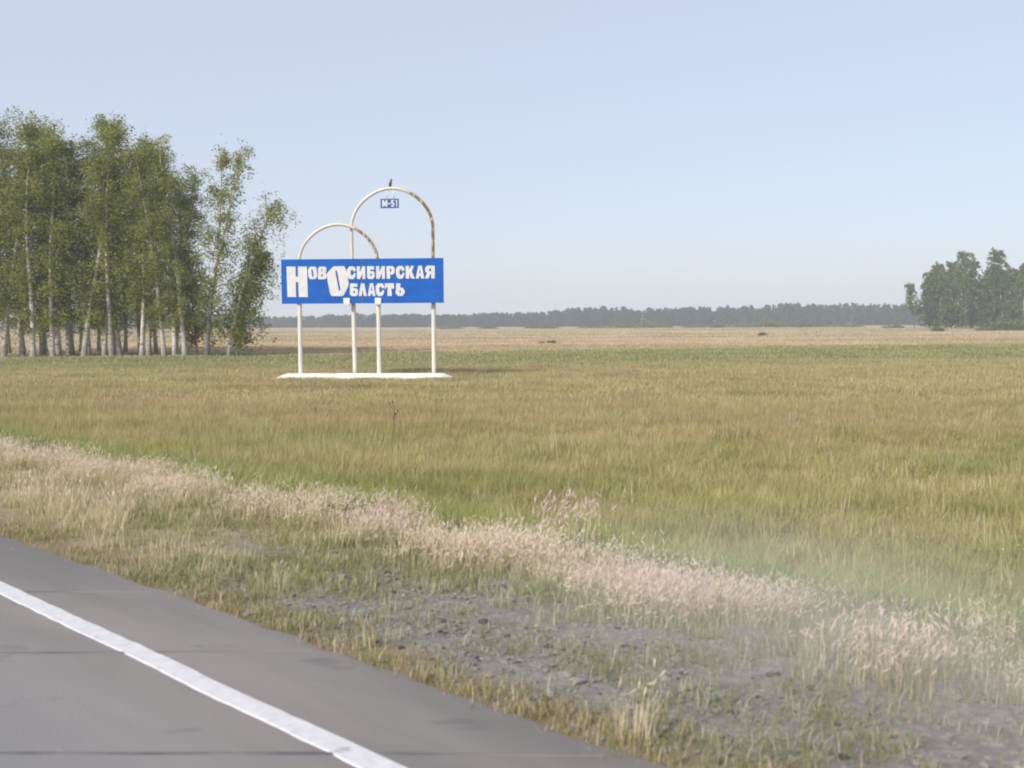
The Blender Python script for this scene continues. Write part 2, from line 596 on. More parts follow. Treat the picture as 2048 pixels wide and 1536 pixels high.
ns = np.array(sorted(set([-7000.0] + [-x for x in geo_axis(12, 6000, 2)] + list(np.arange(-11, -4, 0.5)) + list(np.arange(-4, 3.3, 1.2)) +
                         list(np.arange(3.3, 11, 0.11)) + geo_axis(11, 6000, 0.25))))
ss = np.array(sorted(set([-x for x in geo_axis(8, 6000, 0.6)] + list(np.arange(-8, 16, 0.14)) + geo_axis(16, 6000, 0.25))))
SS, NN = np.meshgrid(ss, ns, indexing='ij')
gx, gy = xy(SS, NN)
gz = ground_z(gx, gy)
gz = np.where(np.abs(NN) + np.abs(SS) > 1500, FIELD_Z, gz)
a, b = SS.shape
idx = np.arange(a * b).reshape(a, b)
quads = np.stack([idx[:-1, :-1], idx[:-1, 1:], idx[1:, 1:], idx[1:, :-1]], -1).reshape(-1, 4)[:, ::-1]
ground = link('ground', np_mesh('ground', np.stack([gx, gy, gz], -1).reshape(-1, 3), [quads], M['ground'], True))
tag(ground, 'flat meadow and gravel verge reaching to the far wood', kind='structure')

# road slab with a ragged right edge
s_r = np.array(sorted(set(list(np.arange(-14, 26, 0.12)) + list(np.arange(26, 240, 4.0)) + list(np.arange(-160, -14, 4.0)))))
edge = EDGE_N - 0.05 * smooth(6, 10, s_r) + (vnoise(s_r * 1.7, s_r * 0 + 3.3) - 0.5) * 0.022 + (vnoise(s_r * 7.0, s_r * 0 + 9.1) - 0.5) * 0.05
cols = [(-4.65, -0.3), (-4.6, 0.0), (-2.0, 0.004), (0.8, 0.006), (2.6, 0.002)]
V = []
for s, e in zip(s_r, edge):
    for n_, z_ in cols: V.append((*xy(s, n_), z_))
    V += [(*xy(s, e - 0.06), 0.0), (*xy(s, e), -0.018), (*xy(s, e + 0.02), -0.3)]
w = len(cols) + 3
idx = np.arange(len(s_r) * w).reshape(len(s_r), w)
q = np.stack([idx[:-1, :-1], idx[:-1, 1:], idx[1:, 1:], idx[1:, :-1]], -1).reshape(-1, 4)[:, ::-1]
road = link('road', np_mesh('road', V, [q], M['road'], True))
tag(road, 'grey asphalt road with worn surface and ragged edge', kind='structure')
road.data.set_sharp_from_angle(angle=R(40)) if hasattr(road.data, 'set_sharp_from_angle') else None

# cracks sealed across the road, each a raised strip of filler
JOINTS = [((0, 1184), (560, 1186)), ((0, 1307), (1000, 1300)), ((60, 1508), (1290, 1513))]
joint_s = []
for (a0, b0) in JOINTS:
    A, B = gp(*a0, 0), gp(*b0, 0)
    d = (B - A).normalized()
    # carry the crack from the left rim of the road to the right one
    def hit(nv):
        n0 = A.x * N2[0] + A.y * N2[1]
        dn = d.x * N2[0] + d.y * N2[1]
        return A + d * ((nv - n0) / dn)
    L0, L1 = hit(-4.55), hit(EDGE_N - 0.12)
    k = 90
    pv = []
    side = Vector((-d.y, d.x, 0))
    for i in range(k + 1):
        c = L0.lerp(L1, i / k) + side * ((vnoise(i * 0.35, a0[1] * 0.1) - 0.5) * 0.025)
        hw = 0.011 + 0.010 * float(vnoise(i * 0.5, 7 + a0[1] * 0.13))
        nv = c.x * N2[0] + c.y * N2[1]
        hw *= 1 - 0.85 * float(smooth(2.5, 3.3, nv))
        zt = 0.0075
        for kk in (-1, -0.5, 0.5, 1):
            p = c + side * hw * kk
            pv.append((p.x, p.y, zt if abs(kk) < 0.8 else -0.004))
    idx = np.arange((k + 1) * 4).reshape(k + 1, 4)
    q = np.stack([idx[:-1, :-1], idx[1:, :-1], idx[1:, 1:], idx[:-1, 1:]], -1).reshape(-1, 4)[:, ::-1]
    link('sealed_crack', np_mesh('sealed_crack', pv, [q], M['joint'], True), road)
    # where it crosses the white line
    n0 = A.x * N2[0] + A.y * N2[1]; dn = d.x * N2[0] + d.y * N2[1]
    C = A + d * ((2.64 - n0) / dn)
    joint_s.append(C.x * U2[0] + C.y * U2[1])

cuts = sorted([-150.0] + joint_s + [max(joint_s) + 1.9 * k for k in range(1, 6)] + [200.0])
for i in range(len(cuts) - 1):
    s0, s1 = cuts[i], cuts[i + 1]
    off = (rnd.random() - 0.5) * 0.008
    tt = np.linspace(s0, s1, 40)
    pv = []
    for s in tt:
        wob = (vnoise(s * 1.3, 2.0) - 0.5) * 0.012
        drift = 0.0125 * (min(max(s, -4), 16) - 4)
        l_ = 2.564 + drift + off + wob + (vnoise(s * 9, 5.0) - 0.5) * 0.008
        r_ = 2.694 + drift + off + wob + (vnoise(s * 9, 8.0) - 0.5) * 0.008
        for n_, z_ in ((l_, 0.002), (l_ + 0.004, 0.0085), (r_ - 0.004, 0.0085), (r_, 0.002)):
            pv.append((*xy(s, n_), z_))
    idx = np.arange(len(tt) * 4).reshape(len(tt), 4)
    q = np.stack([idx[:-1, :-1], idx[:-1, 1:], idx[1:, 1:], idx[1:, :-1]], -1).reshape(-1, 4)[:, ::-1]
    link('edge_line', np_mesh('edge_line', pv, [q], M['line']), road)

# ------------------------------------------------------------------ the boundary sign
SIGN_Y = 49.2
PX = SIGN_Y / F                                   # metres per photo pixel at the sign
YAW = R(-4.0)
sx0 = (730 - 1024) * PX
SIGN_Z = float(ground_z(sx0, SIGN_Y))
sign = empty('region_boundary_sign', (sx0, SIGN_Y, SIGN_Z), YAW)
tag(sign, 'blue region boundary sign with white lettering under two white pipe arches', 'road sign')
base_px = 758.0                                    # photo row of the foot at the sign's middle


def lx(px): return (px - 730) * PX / math.cos(YAW)


def lz(py): return (base_px - py) * PX + 0.02


# plinth: rough whitewashed slab, wedge shaped ends
g = Geo()
xs = np.linspace(lx(549), lx(910), 46)
prof = []
for x in xs:
    e = min(x - xs[0], xs[-1] - x)
    h = 0.03 + 0.24 * min(1, e / 0.55) ** 0.8
    wd = 0.20 + 0.24 * min(1, e / 0.5)
    j = lambda k: (vnoise(x * 2.1 + k * 3.7, k * 1.9) - 0.5)
    prof.append([(x, -wd - 0.08 + j(1) * 0.08, -0.35), (x, -wd - 0.05 + j(2) * 0.07, h * 0.35), (x, -wd + 0.02 + j(3) * 0.05, h + j(4) * 0.05),
                 (x, 0, h + 0.02 + j(5) * 0.03), (x, wd - 0.02, h + j(6) * 0.05), (x, wd + 0.08, -0.35)])
V = np.array(prof).reshape(-1, 3)
idx = np.arange(len(V)).reshape(len(xs), 6)
q = np.stack([idx[:-1, :-1], idx[1:, :-1], idx[1:, 1:], idx[:-1, 1:]], -1).reshape(-1, 4)
g.add(V, q)
g.add(V[:6], None, [(0, 1, 2), (0, 2, 3), (0, 3, 4), (0, 4, 5)])
g.add(V[-6:], None, [(2, 1, 0), (3, 2, 0), (4, 3, 0), (5, 4, 0)])
link('plinth', g.mesh('plinth', M['plinth'], True), sign)

PANEL_Z0, PANEL_Z1 = lz(607.0), lz(518.5)


def arch(x0, x1, top_py, r_leg, r_top, yoff, lean0=0.0):
    """one bent pipe: leg, half circle, leg"""
    c = (x0 + x1) / 2
    rad = (x1 - x0) / 2
    zc = lz(top_py) - rad - r_top
    P, rr = [], []
    for z in np.linspace(0.05, zc, 14):
        P.append((x0 + lean0 * (1 - z / zc), yoff, z)); rr.append(r_leg if z < PANEL_Z0 + 0.3 else r_top)
    for a_ in np.linspace(math.pi, 0, 33)[1:-1]:
        wob = 0.012 * math.sin(5 * a_)
        P.append((c + (rad + wob) * math.cos(a_), yoff, zc + (rad + wob) * math.sin(a_))); rr.append(r_top)
    for z in np.linspace(zc, 0.05, 14):
        P.append((x1, yoff, z)); rr.append(r_leg if z < PANEL_Z0 + 0.3 else r_top)
    return P, rr


for (xa, xb, top, rl, rt, yo, ln) in ((597.5, 757.5, 447.0, 0.106, 0.072, 0.16, 0.0), (702.5, 866.5, 375.5, 0.106, 0.076, 0.165, 0.09)):
    P, rr = arch(lx(xa), lx(xb), top, rl, rt, yo, ln)
    cx = (lx(xa) + lx(xb)) / 2
    P = np.array(P) - (cx, 0, 0)
    if top > 400: P[:, 1] += 0.0
    g = Geo()
    g.tube(P, rr, 12)
    ar = link('arch', g.mesh('arch', M['pipe'], True), sign, (cx, 0.0 if top > 400 else 0.24, 0))
    ar['label'] = 'lower white arch with peeling right shoulder' if top > 400 else 'taller white arch with rusty right side'

# panel: two enamel sheets meeting at a rusty seam
X0, X1 = lx(563.5), lx(889.5)
XS = lx(726.5)
panels = []
for xa, xb in ((X0, XS - 0.008), (XS + 0.008, X1)):
    g = Geo()
    g.box(xa, xb, -0.03, 0.03, PANEL_Z0, PANEL_Z1)
    pn = bevelled(link('panel', g.mesh('panel', M['blue']), sign), 0.008)
    panels.append(pn)
g = Geo()
g.box(XS - 0.02, XS + 0.02, -0.034, -0.0305, PANEL_Z0 + 0.01, PANEL_Z1 - 0.01)
link('seam_strip', g.mesh('seam_strip', M['seam']), sign)
g = Geo()
for z in (PANEL_Z0 + 0.12, PANEL_Z1 - 0.12): g.box(X0 + 0.05, X1 - 0.05, 0.031, 0.075, z - 0.03, z + 0.03)
link('frame_rail', g.mesh('frame_rail', M['back']), sign)
for px in (695.5, 758.5):
    g = Geo()
    g.box(lx(px) - 0.15, lx(px) + 0.15, -0.10, -0.031, PANEL_Z0 - 0.02, PANEL_Z0 + 0.25)
    g.box(lx(px) - 0.11, lx(px) + 0.11, -0.10, 0.12, PANEL_Z0 - 0.07, PANEL_Z0 - 0.021)
    bevelled(link('clamp', g.mesh('clamp', M['clamp']), sign), 0.01)

# lettering: cut-out shapes proud of the sheet
BIG = {
    'Н': [[(195, 255), (412, 255), (412, 490), (470, 490), (470, 255), (685, 255), (700, 968), (480, 968), (474, 615), (412, 615), (412, 968), (205, 968)]],
    'о': [[(712, 330), (765, 258), (890, 255), (922, 300), (935, 480), (890, 545), (765, 550), (725, 500)], [(790, 318), (828, 318), (850, 470), (835, 500), (808, 490)]],
    'в': [[(962, 300), (990, 258), (1120, 255), (1160, 290), (1155, 370), (1130, 395), (1165, 440), (1160, 515), (1115, 550), (950, 550)],
          [(1035, 310), (1066, 310), (1062, 365), (1032, 365)], [(1032, 430), (1070, 430), (1070, 488), (1030, 488)]],
    'О': [[(1330, 250), (1590, 245), (1640, 350), (1690, 620), (1680, 720), (1560, 930), (1530, 945), (1280, 945), (1240, 880), (1180, 560), (1165, 430), (1190, 390)],
          [(1375, 340), (1410, 340), (1445, 500), (1495, 800), (1455, 830), (1430, 700), (1385, 450)]],
}
UNIT = {
    'С': [[(.25, 0), (.8, 0), (1, .2), (1, .36), (.72, .4), (.66, .26), (.5, .26), (.4, .4), (.42, .66), (.55, .74), (.72, .66), (.8, .52), (1, .56), (.95, .8), (.75, 1), (.3, 1), (.08, .85), (0, .6), (0, .25)]],
    'И': [[(0, 0), (.36, 0), (.34, .5), (.66, 0), (1, 0), (1, 1), (.66, 1), (.68, .5), (.36, 1), (0, 1)]],
    'Б': [[(.05, 0), (.92, 0), (.95, .26), (.42, .26), (.42, .38), (.8, .38), (1, .52), (1, .82), (.8, 1), (.2, 1), (0, .85)], [(.42, .58), (.62, .58), (.64, .76), (.42, .78)]],
    'Р': [[(0, .1), (.12, 0), (.75, 0), (1, .15), (1, .5), (.8, .66), (.44, .68), (.46, 1), (.05, 1)], [(.42, .2), (.62, .22), (.62, .44), (.42, .46)]],
    'К': [[(0, 0), (.36, 0), (.36, .34), (.6, 0), (.9, 0), (.66, .42), (1, 1), (.6, 1), (.38, .62), (.38, 1), (0, 1)]],
    'А': [[(.32, 0), (.72, 0), (1, 1), (.64, 1), (.6, .82), (.4, .82), (.34, 1), (0, 1)], [(.46, .3), (.54, .3), (.60, .6), (.40, .6)]],
    'Я': [[(.25, 0), (1, 0), (1, 1), (.64, 1), (.64, .64), (.54, .64), (.36, 1), (0, 1), (.22, .58), (.05, .44), (.02, .18)], [(.42, .2), (.64, .2), (.64, .44), (.42, .44)]],
    'Л': [[(.3, 0), (.7, 0), (1, 1), (.62, 1), (.5, .4), (.36, 1), (0, 1)]],
    'Т': [[(.05, 0), (.95, 0), (1, .42), (.78, .42), (.7, .26), (.74, 1), (.28, 1), (.32, .26), (.24, .3), (0, .5)]],
    'Ь': [[(.08, 0), (.52, .02), (.5, .36), (.75, .36), (1, .6), (.95, .8), (.75, 1), (.25, 1), (0, .8)], [(.4, .56), (.56, .58), (.60, .76), (.42, .80)]],
    'М': [[(0, 0), (.3, 0), (.5, .5), (.7, 0), (1, 0), (1, 1), (.74, 1), (.74, .5), (.58, .9), (.42, .9), (.26, .5), (.26, 1), (0, 1)]],
    '-': [[(0, .42), (1, .42), (1, .62), (0, .62)]],
    '5': [[(.1, 0), (.95, 0), (.95, .2), (.38, .2), (.36, .36), (.7, .34), (1, .5), (1, .8), (.75, 1), (.25, 1), (0, .82), (.25, .7), (.4, .8), (.62, .78), (.68, .6), (.5, .52), (.3, .58), (.05, .56)]],
    '1': [[(.3, .25), (.3, .1), (.6, 0), (.85, 0), (.85, 1), (.45, 1), (.45, .25)]],
}
ROWS = [('С', 1650, 1872, 0), ('И', 1888, 2100, 0), ('Б', 2128, 2325, 0), ('И', 2350, 2572, 0), ('Р', 2595, 2805, 0), ('С', 2825, 3040, 0), ('К', 3058, 3290, 0),
        ('А', 3298, 3512, 0), ('Я', 3515, 3765, 0),
        ('Б', 1712, 1920, 1), ('Л', 1922, 2130, 1), ('А', 2142, 2340, 1), ('С', 2335, 2550, 1), ('Т', 2548, 2792, 1), ('Ь', 2812, 3045, 1)]


def poly_mesh(name, loops, depth, mat):
    """filled 2D outline with holes, given real thickness; local x right, z up, front towards -y"""
    cu = bpy.data.curves.new(name, 'CURVE')
    cu.dimensions, cu.fill_mode, cu.extrude, cu.bevel_depth = '2D', 'BOTH', depth / 2, 0.003
    for lp in loops:
        sp = cu.splines.new('POLY')
        sp.points.add(len(lp) - 1)
        for pt, (x, z) in zip(sp.points, lp): pt.co = (x, z, 0, 1)
        sp.use_cyclic_u = True
    tmp = bpy.data.objects.new(name, cu)
    COL.objects.link(tmp)
    bpy.context.view_layer.update()
    me = bpy.data.meshes.new_from_object(tmp.evaluated_get(bpy.context.evaluated_depsgraph_get()))
    bpy.data.objects.remove(tmp)
    me.name = name
    me.transform(Matrix.Rotation(R(90), 4, 'X'))
    me.materials.clear()
    me.materials.append(mat)
    return me


def pan(x, y):
    u = (x - 60) / 3903.0
    v = (y + x * 33 / 3900.0 - 86) / 1045.0
    return X0 + u * (X1 - X0), PANEL_Z1 - v * (PANEL_Z1 - PANEL_Z0)


def letter(loops):
    pts = [[pan(*p) for p in lp] for lp in loops]
    cx = sum(p[0] for p in pts[0]) / len(pts[0])
    host = panels[0] if cx < XS else panels[1]
    link('letter', poly_mesh('letter', pts, 0.014, M['letter']), host, (0, -0.0395, 0))


for lp in BIG.values(): letter(lp)
for ch, xa, xb, row in ROWS:
    ya, yb = ((252 - (xa - 1650) * 0.009, 546 - (xa - 1650) * 0.009) if row == 0 else (650 - (xa - 1700) * 0.006, 944 - (xa - 1700) * 0.006))
    letter([[(xa + (0.5 + (u - 0.5) * 0.94) * (xb - xa), ya + v * (yb - ya)) for u, v in lp] for lp in UNIT[ch]])

# route number plate hung from the taller arch
plate_c = sign.matrix_world if False else None
ca, sa = math.cos(YAW), math.sin(YAW)


def sign_pt(x, y, z): return Vector((sx0 + ca * x - sa * y, SIGN_Y + sa * x + ca * y, SIGN_Z + z))


pw, ph = 37 * PX, 18.5 * PX
rp = empty('route_number_plate', sign_pt(lx(780.5), 0.40, lz(417.5)), YAW)
tag(rp, 'small blue plate reading M-51 hanging from the taller white arch', 'plate')
g = Geo()
g.box(-pw / 2, pw / 2, -0.012, 0.012, 0, ph)
bevelled(link('plate', g.mesh('plate', M['plate_blue']), rp), 0.004)
for ch, u0, u1 in (('М', .10, .38), ('-', .42, .53), ('5', .57, .76), ('1', .80, .93)):
    pts = [[(-pw / 2 + (u0 + u * (u1 - u0)) * pw, ph * (0.86 - 0.72 * v)) for u, v in lp] for lp in UNIT[ch]]
    link('character', poly_mesh('character', pts, 0.008, M['letter']), rp, (0, -0.018, 0))
bz = lz(375.5) - lz(417.5) - 0.10
for dx in (-0.13, 0.2):
    g = Geo()
    g.tube([(dx, 0, ph - 0.02), (dx, 0, bz)], 0.022, 6)
    link('hanger', g.mesh('hanger', M['clamp'], True), rp)

# a small bird of prey perched on the arch
bz_top = lz(375.5) - 0.0
bird = empty('bird', sign_pt(lx(782.0), 0.405, bz_top), YAW)
tag(bird, 'small dark bird perched upright on top of the taller white arch', 'bird')
spine = [(-0.035, 0.0, -0.16, 0.012), (-0.035, 0.0, -0.08, 0.022), (-0.03, 0, 0.0, 0.045), (-0.018, 0, 0.06, 0.068), (-0.004, 0, 0.13, 0.078), (0.012, 0, 0.20, 0.070),
         (0.026, 0, 0.255, 0.048), (0.036, 0, 0.285, 0.045), (0.046, 0, 0.32, 0.050), (0.055, 0, 0.35, 0.042), (0.060, 0, 0.37, 0.018)]
g = Geo()
g.tube([(x, 0.03, z) for x, y, z, r in spine], [r for *_, r in spine], 12, True, 0.85)
g.tube([(0.075, 0.03, 0.335), (0.105, 0.03, 0.328), (0.118, 0.03, 0.312)], [0.017, 0.010, 0.002], 6)
for sd in (-1, 1):
    g.tube([(0.01, 0.03 + sd * 0.055, 0.235), (-0.02, 0.03 + sd * 0.066, 0.12), (-0.045, 0.03 + sd * 0.045, 0.0), (-0.05, 0.03 + sd * 0.02, -0.10)], [0.02, 0.034, 0.024, 0.004], 8, True, 0.45)
    g.tube([(0.0, 0.0 + sd * 0.028, 0.06), (0.004, 0.0 + sd * 0.028, 0.0)], [0.022, 0.010], 6)
bm_ = link('body', g.mesh('body', M['feather'], True), bird)

# ------------------------------------------------------------------ trees
def leaf_cloud(C, size, rg, flat=0.5, up=0.25):
    """rhombic leaf clumps at centres C"""
    n = len(C)
    d = rg.normal(size=(n, 3))
    d[:, 2] = d[:, 2] * flat - up
    d /= np.linalg.norm(d, axis=1)[:, None]
    e = rg.normal(size=(n, 3))
    e -= d * (e * d).sum(1)[:, None]
    e /= np.linalg.norm(e, axis=1)[:, None]
    sz = size * rg.uniform(0.6, 1.35, n)[:, None]
    a, b = d * sz, e * sz * 0.55
    V = np.stack([C - a * 0.5, C + b * 0.5, C + a * 0.5, C - b * 0.5], 1).reshape(-1, 3)
    Q = np.arange(4 * n).reshape(n, 4)
    return V, Q


def make_tree(seed, H, spread=2.3, lean=(0, 0), base=0.2, nb=34, sprays=11, leaves=13, leaf=0.2, fork=None, thin_top=1.0, r0=0.17, droop=1.0, bare=0.0, bend=0.4, upright=0.3):
    rg = np.random.default_rng(seed)
    tg, lg, cv = Geo(), Geo(), []
    k = 14
    tt = np.linspace(0, 1, k)
    ph1, ph2 = rg.uniform(0, 6.28, 2)

    def path(t, lx_=0.0, ly_=0.0):
        t = np.asarray(t, float)
        return np.stack([lean[0] * t ** 1.25 + bend * np.sin(t * 4.2 + ph1) * t * (1 - 0.4 * t) + lx_ * np.maximum(0, t - 0.45) * 2,
                         lean[1] * t ** 1.25 + bend * np.sin(t * 3.7 + ph2) * t * (1 - 0.4 * t) + ly_ * np.maximum(0, t - 0.45) * 2, H * t], -1)
    stems = [(0.0, 0.0)] if not fork else fork
    for st in stems:
        P = path(tt, *st)
        P[0, 2] = -0.3
        rad = r0 * (1 - tt) ** 0.8 + 0.012
        rad[0] *= 1.35
        tg.tube(P, rad, 8, False)
    nbt = nb * len(stems)
    for i in range(nbt):
        st = stems[i % len(stems)]
        f = (i + rg.random()) / nbt
        t = base + (0.985 - base) * f ** 0.9
        if rg.random() < bare: continue
        o = path([t], *st)[0]
        az = i * 2.39996 + rg.normal() * 0.5
        prof = math.sin(math.pi * min(1, max(0.06, (t - base * 0.75) / (1.06 - base * 0.75))) ** 0.75) ** 0.7
        L = spread * (0.35 + 0.65 * prof) * rg.uniform(0.65, 1.2) * (thin_top if t > 0.75 else 1)
        el = R(rg.uniform(35, 62))
        dr = droop
        if t > 0.5 and rg.random() < upright:
            el, dr, L = R(rg.uniform(70, 80)), 0.25 * droop, L * rg.uniform(1.0, 1.5)
        m = 6
        u = np.linspace(0, 1, m)
        h = L * u * math.cos(el) ** 0.6
        z = L * (u * math.sin(el) - 0.75 * dr * u ** 2.4)
        B = np.stack([o[0] + np.cos(az) * h, o[1] + np.sin(az) * h, o[2] + z], -1)
        lg.tube(B, np.linspace(max(0.014, r0 * 0.28 * (1 - t) + 0.012), 0.007, m), 4, False)
        for j in range(sprays):
            w_ = rg.uniform(0.08, 1.04)
            c = np.array([np.interp(w_, u, B[:, q_]) for q_ in range(3)]) + rg.normal(size=3) * (0.16, 0.16, 0.1)
            drop = rg.uniform(0.4, 1.7) * (0.5 + 0.6 * w_) * droop
            nl = int(leaves * rg.uniform(0.5, 1.4))
            v = rg.random(nl)
            pt = c + np.stack([rg.normal(size=nl) * (0.13 + 0.1 * v), rg.normal(size=nl) * (0.13 + 0.1 * v), -drop * v + rg.normal(size=nl) * 0.06], -1)
            cv.append(pt)
    # leader twigs
    for st in stems:
        top = path([1.0], *st)[0]
        for j in range(5):
            nl = leaves * 2
            q_ = rg.normal(size=(nl, 3)) * (0.32, 0.32, 0.34) + top + (0, 0, -0.35 * j)
            cv.append(q_)
    V, Q = leaf_cloud(np.concatenate(cv), leaf, rg)
    return tg, lg, (V, Q)


def tree_meshes(name, leafmat, **kw):
    tg, lg, (V, Q) = make_tree(**kw)
    return tg.mesh('trunk', M['bark'], True), np_mesh('crown', V, [Q], leafmat, False), lg.mesh('limbs', M['twig'], True)


tilt = random.Random(5)


def plant_tree(name, meshes, loc, rz, sc_, label, group, cat='tree'):
    e = empty(name, loc, rz)
    e.scale = (sc_[0], sc_[0], sc_[1])
    e.rotation_euler.x, e.rotation_euler.y = tilt.uniform(-0.035, 0.035), tilt.uniform(-0.05, 0.05)
    tag(e, label, cat, group)
    link('trunk', meshes[0], e)
    link('crown', meshes[1], e)
    link('limbs', meshes[2], e)
    return e


# five shapes of grove birch, two of their own for the right end of the grove
BH = 18.0
protos = [tree_meshes('birch', M['birch'], seed=s_, H=BH, spread=sp_, lean=(ln_, 0.3), base=bs_, nb=48, sprays=14, leaves=15, leaf=0.17, bend=bd_)
          for s_, sp_, ln_, bs_, bd_ in ((1, 3.0, 0.7, 0.13, 0.5), (2, 2.8, -0.9, 0.19, 0.45), (3, 3.2, 0.3, 0.14, 0.7), (4, 2.9, 1.9, 0.21, 0.4), (5, 3.1, -0.5, 0.12, 0.8), (6, 2.8, 0.9, 0.16, 0.4))]
GROVE = 'birches of the roadside grove'
# base column, base depth, height in metres, shape, turn, girth, label
front = [
    (-62, 86, 19.8, 2, 0.9, 'pale birch at the left rim of the roadside grove'),
    (-30, 84, 19.4, 0, 2.1, 'birch just inside the left rim of the roadside grove'),
    (8, 86, 20.0, 3, 0.0, 'tall white-trunked birch leaning right, the leftmost in full view'),
    (46, 87, 20.2, 1, 1.2, 'straight birch with a dark foot beside the leaning leftmost birch'),
    (66, 85, 17.5, 4, 3.9, 'birch with a crooked pale trunk near the left of the grove'),
    (86, 88, 20.0, 0, 5.2, 'pale slender birch, right of the crooked pale one'),
    (106, 85, 17.8, 5, 0.4, 'slim white birch standing by a pinkish trunk'),
    (117, 86, 19.6, 2, 4.4, 'tall birch whose crown peaks beside the gap in the grove top'),
    (140, 88, 18.6, 1, 2.7, 'dark-footed birch tilted away from the white slim one'),
    (168, 85, 19.3, 3, 1.1, 'birch with two-toned trunk below the notch in the canopy'),
    (177, 87, 17.6, 5, 5.9, 'thin birch close against the two-toned trunk'),
    (208, 86, 20.0, 4, 3.3, 'tall birch under the second high peak of the grove'),
    (224, 85, 19.6, 0, 0.2, 'pale-footed birch in the middle of the grove'),
    (241, 88, 17.5, 2, 2.0, 'middle birch with its trunk half sunk in leaves'),
    (284, 85, 18.6, 1, 4.9, 'bright white birch trunk, left one of the close pair'),
    (298, 86, 18.3, 5, 1.7, 'bright white birch trunk, right one of the close pair'),
    (329, 85, 17.9, 0, 3.0, 'birch on a thin dark trunk before the straw field'),
    (350, 85, 17.6, 1, 0.6, 'thick white birch near the right end of the dense grove'),
    (371, 84, 15.4, 5, 2.6, 'birch with blackened foot at the end of the dense grove'),
]
for i, (px, Y, h, k, rz, lab) in enumerate(front):
    x = (px - 1024) / F * Y
    z = float(ground_z(x, Y)) - 0.02
    girth = 1.05 + 0.28 * rnd.random()
    plant_tree('birch_tree', protos[k], (x, Y, z), rz if k != 3 else rz * 0.15, (girth, h * 0.965 / BH), lab, GROVE)
marks = [(-62, 'left rim birch'), (-30, 'second birch from the left rim'), (8, 'tall leaning leftmost birch'), (46, 'straight birch with the dark foot'), (66, 'crooked pale trunk'),
         (86, 'pale slender birch'), (106, 'slim white birch'), (117, 'birch whose crown peaks'), (140, 'dark-footed tilted birch'), (168, 'two-toned trunk'),
         (177, 'thin birch by the two-toned trunk'), (208, 'birch of the second high peak'), (224, 'pale-footed middle birch'), (241, 'middle birch sunk in leaves'),
         (284, 'left trunk of the bright pair'), (298, 'right trunk of the bright pair'), (329, 'thin dark trunk'), (350, 'thick white birch near the end'),
         (371, 'birch with blackened foot'), (414, 'twin-stemmed airy birch')]
used_l = set()
for i in range(17):
    px = -90 + i * 29 + rnd.uniform(-8, 8)
    Y = rnd.uniform(92, 101)
    x = (px - 1024) / F * Y
    lab = None
    for mp, nm in sorted(marks, key=lambda m_: abs(m_[0] - px)):
        lab = 'shaded back-row birch just %s of the %s' % ('left' if px < mp else 'right', nm)
        if lab not in used_l: break
    used_l.add(lab)
    plant_tree('birch_tree', protos[rnd.randrange(6)], (x, Y, float(ground_z(x, Y)) - 0.02), rnd.uniform(0, 6.28), (rnd.uniform(0.95, 1.2), rnd.uniform(0.8, 1.0)), lab, GROVE)
# low leafy growth knitting the grove together
twin = tree_meshes('birch', M['birch'], seed=21, H=16.6, spread=2.3, lean=(1.7, 0), base=0.10, nb=36, sprays=11, leaves=11, leaf=0.2, fork=[(-0.9, 0.2), (0.7, -0.2)], r0=0.19, bare=0.12, thin_top=0.9)
x = (414 - 1024) / F * 84
plant_tree('birch_tree', twin, (x, 84, float(ground_z(x, 84))), 0.0, (1, 1), 'airy birch with two white stems standing right of the dense grove', GROVE)
leanm = tree_meshes('birch', M['birch'], seed=33, H=12.6, spread=2.4, lean=(4.2, 0), base=0.14, nb=54, sprays=11, leaves=11, leaf=0.19, r0=0.15, bend=0.3, droop=1.1, thin_top=1.35, upright=0.1)
x = (456 - 1024) / F * 85
plant_tree('birch_tree', leanm, (x, 85, float(ground_z(x, 85))), 0.0, (1, 1), 'short birch leaning right towards the blue sign', GROVE)
bush = tree_meshes('birch', M['birch'], seed=35, H=8.5, spread=2.9, lean=(2.2, 0), base=0.14, nb=54, sprays=11, leaves=13, leaf=0.22, r0=0.09, bend=0.3, droop=1.2)
x = (474 - 1024) / F * 87
plant_tree('birch_tree', bush, (x, 87, float(ground_z(x, 87))), 0.0, (1, 1), 'low bushy birch below the leaning one, behind the sign', GROVE)
x = (395 - 1024) / F * 88
plant_tree('birch_tree', bush, (x, 88, float(ground_z(x, 88))), 2.2, (0.9, 1.05), 'low bushy birch filling the gap under the twin-stemmed birch', GROVE)

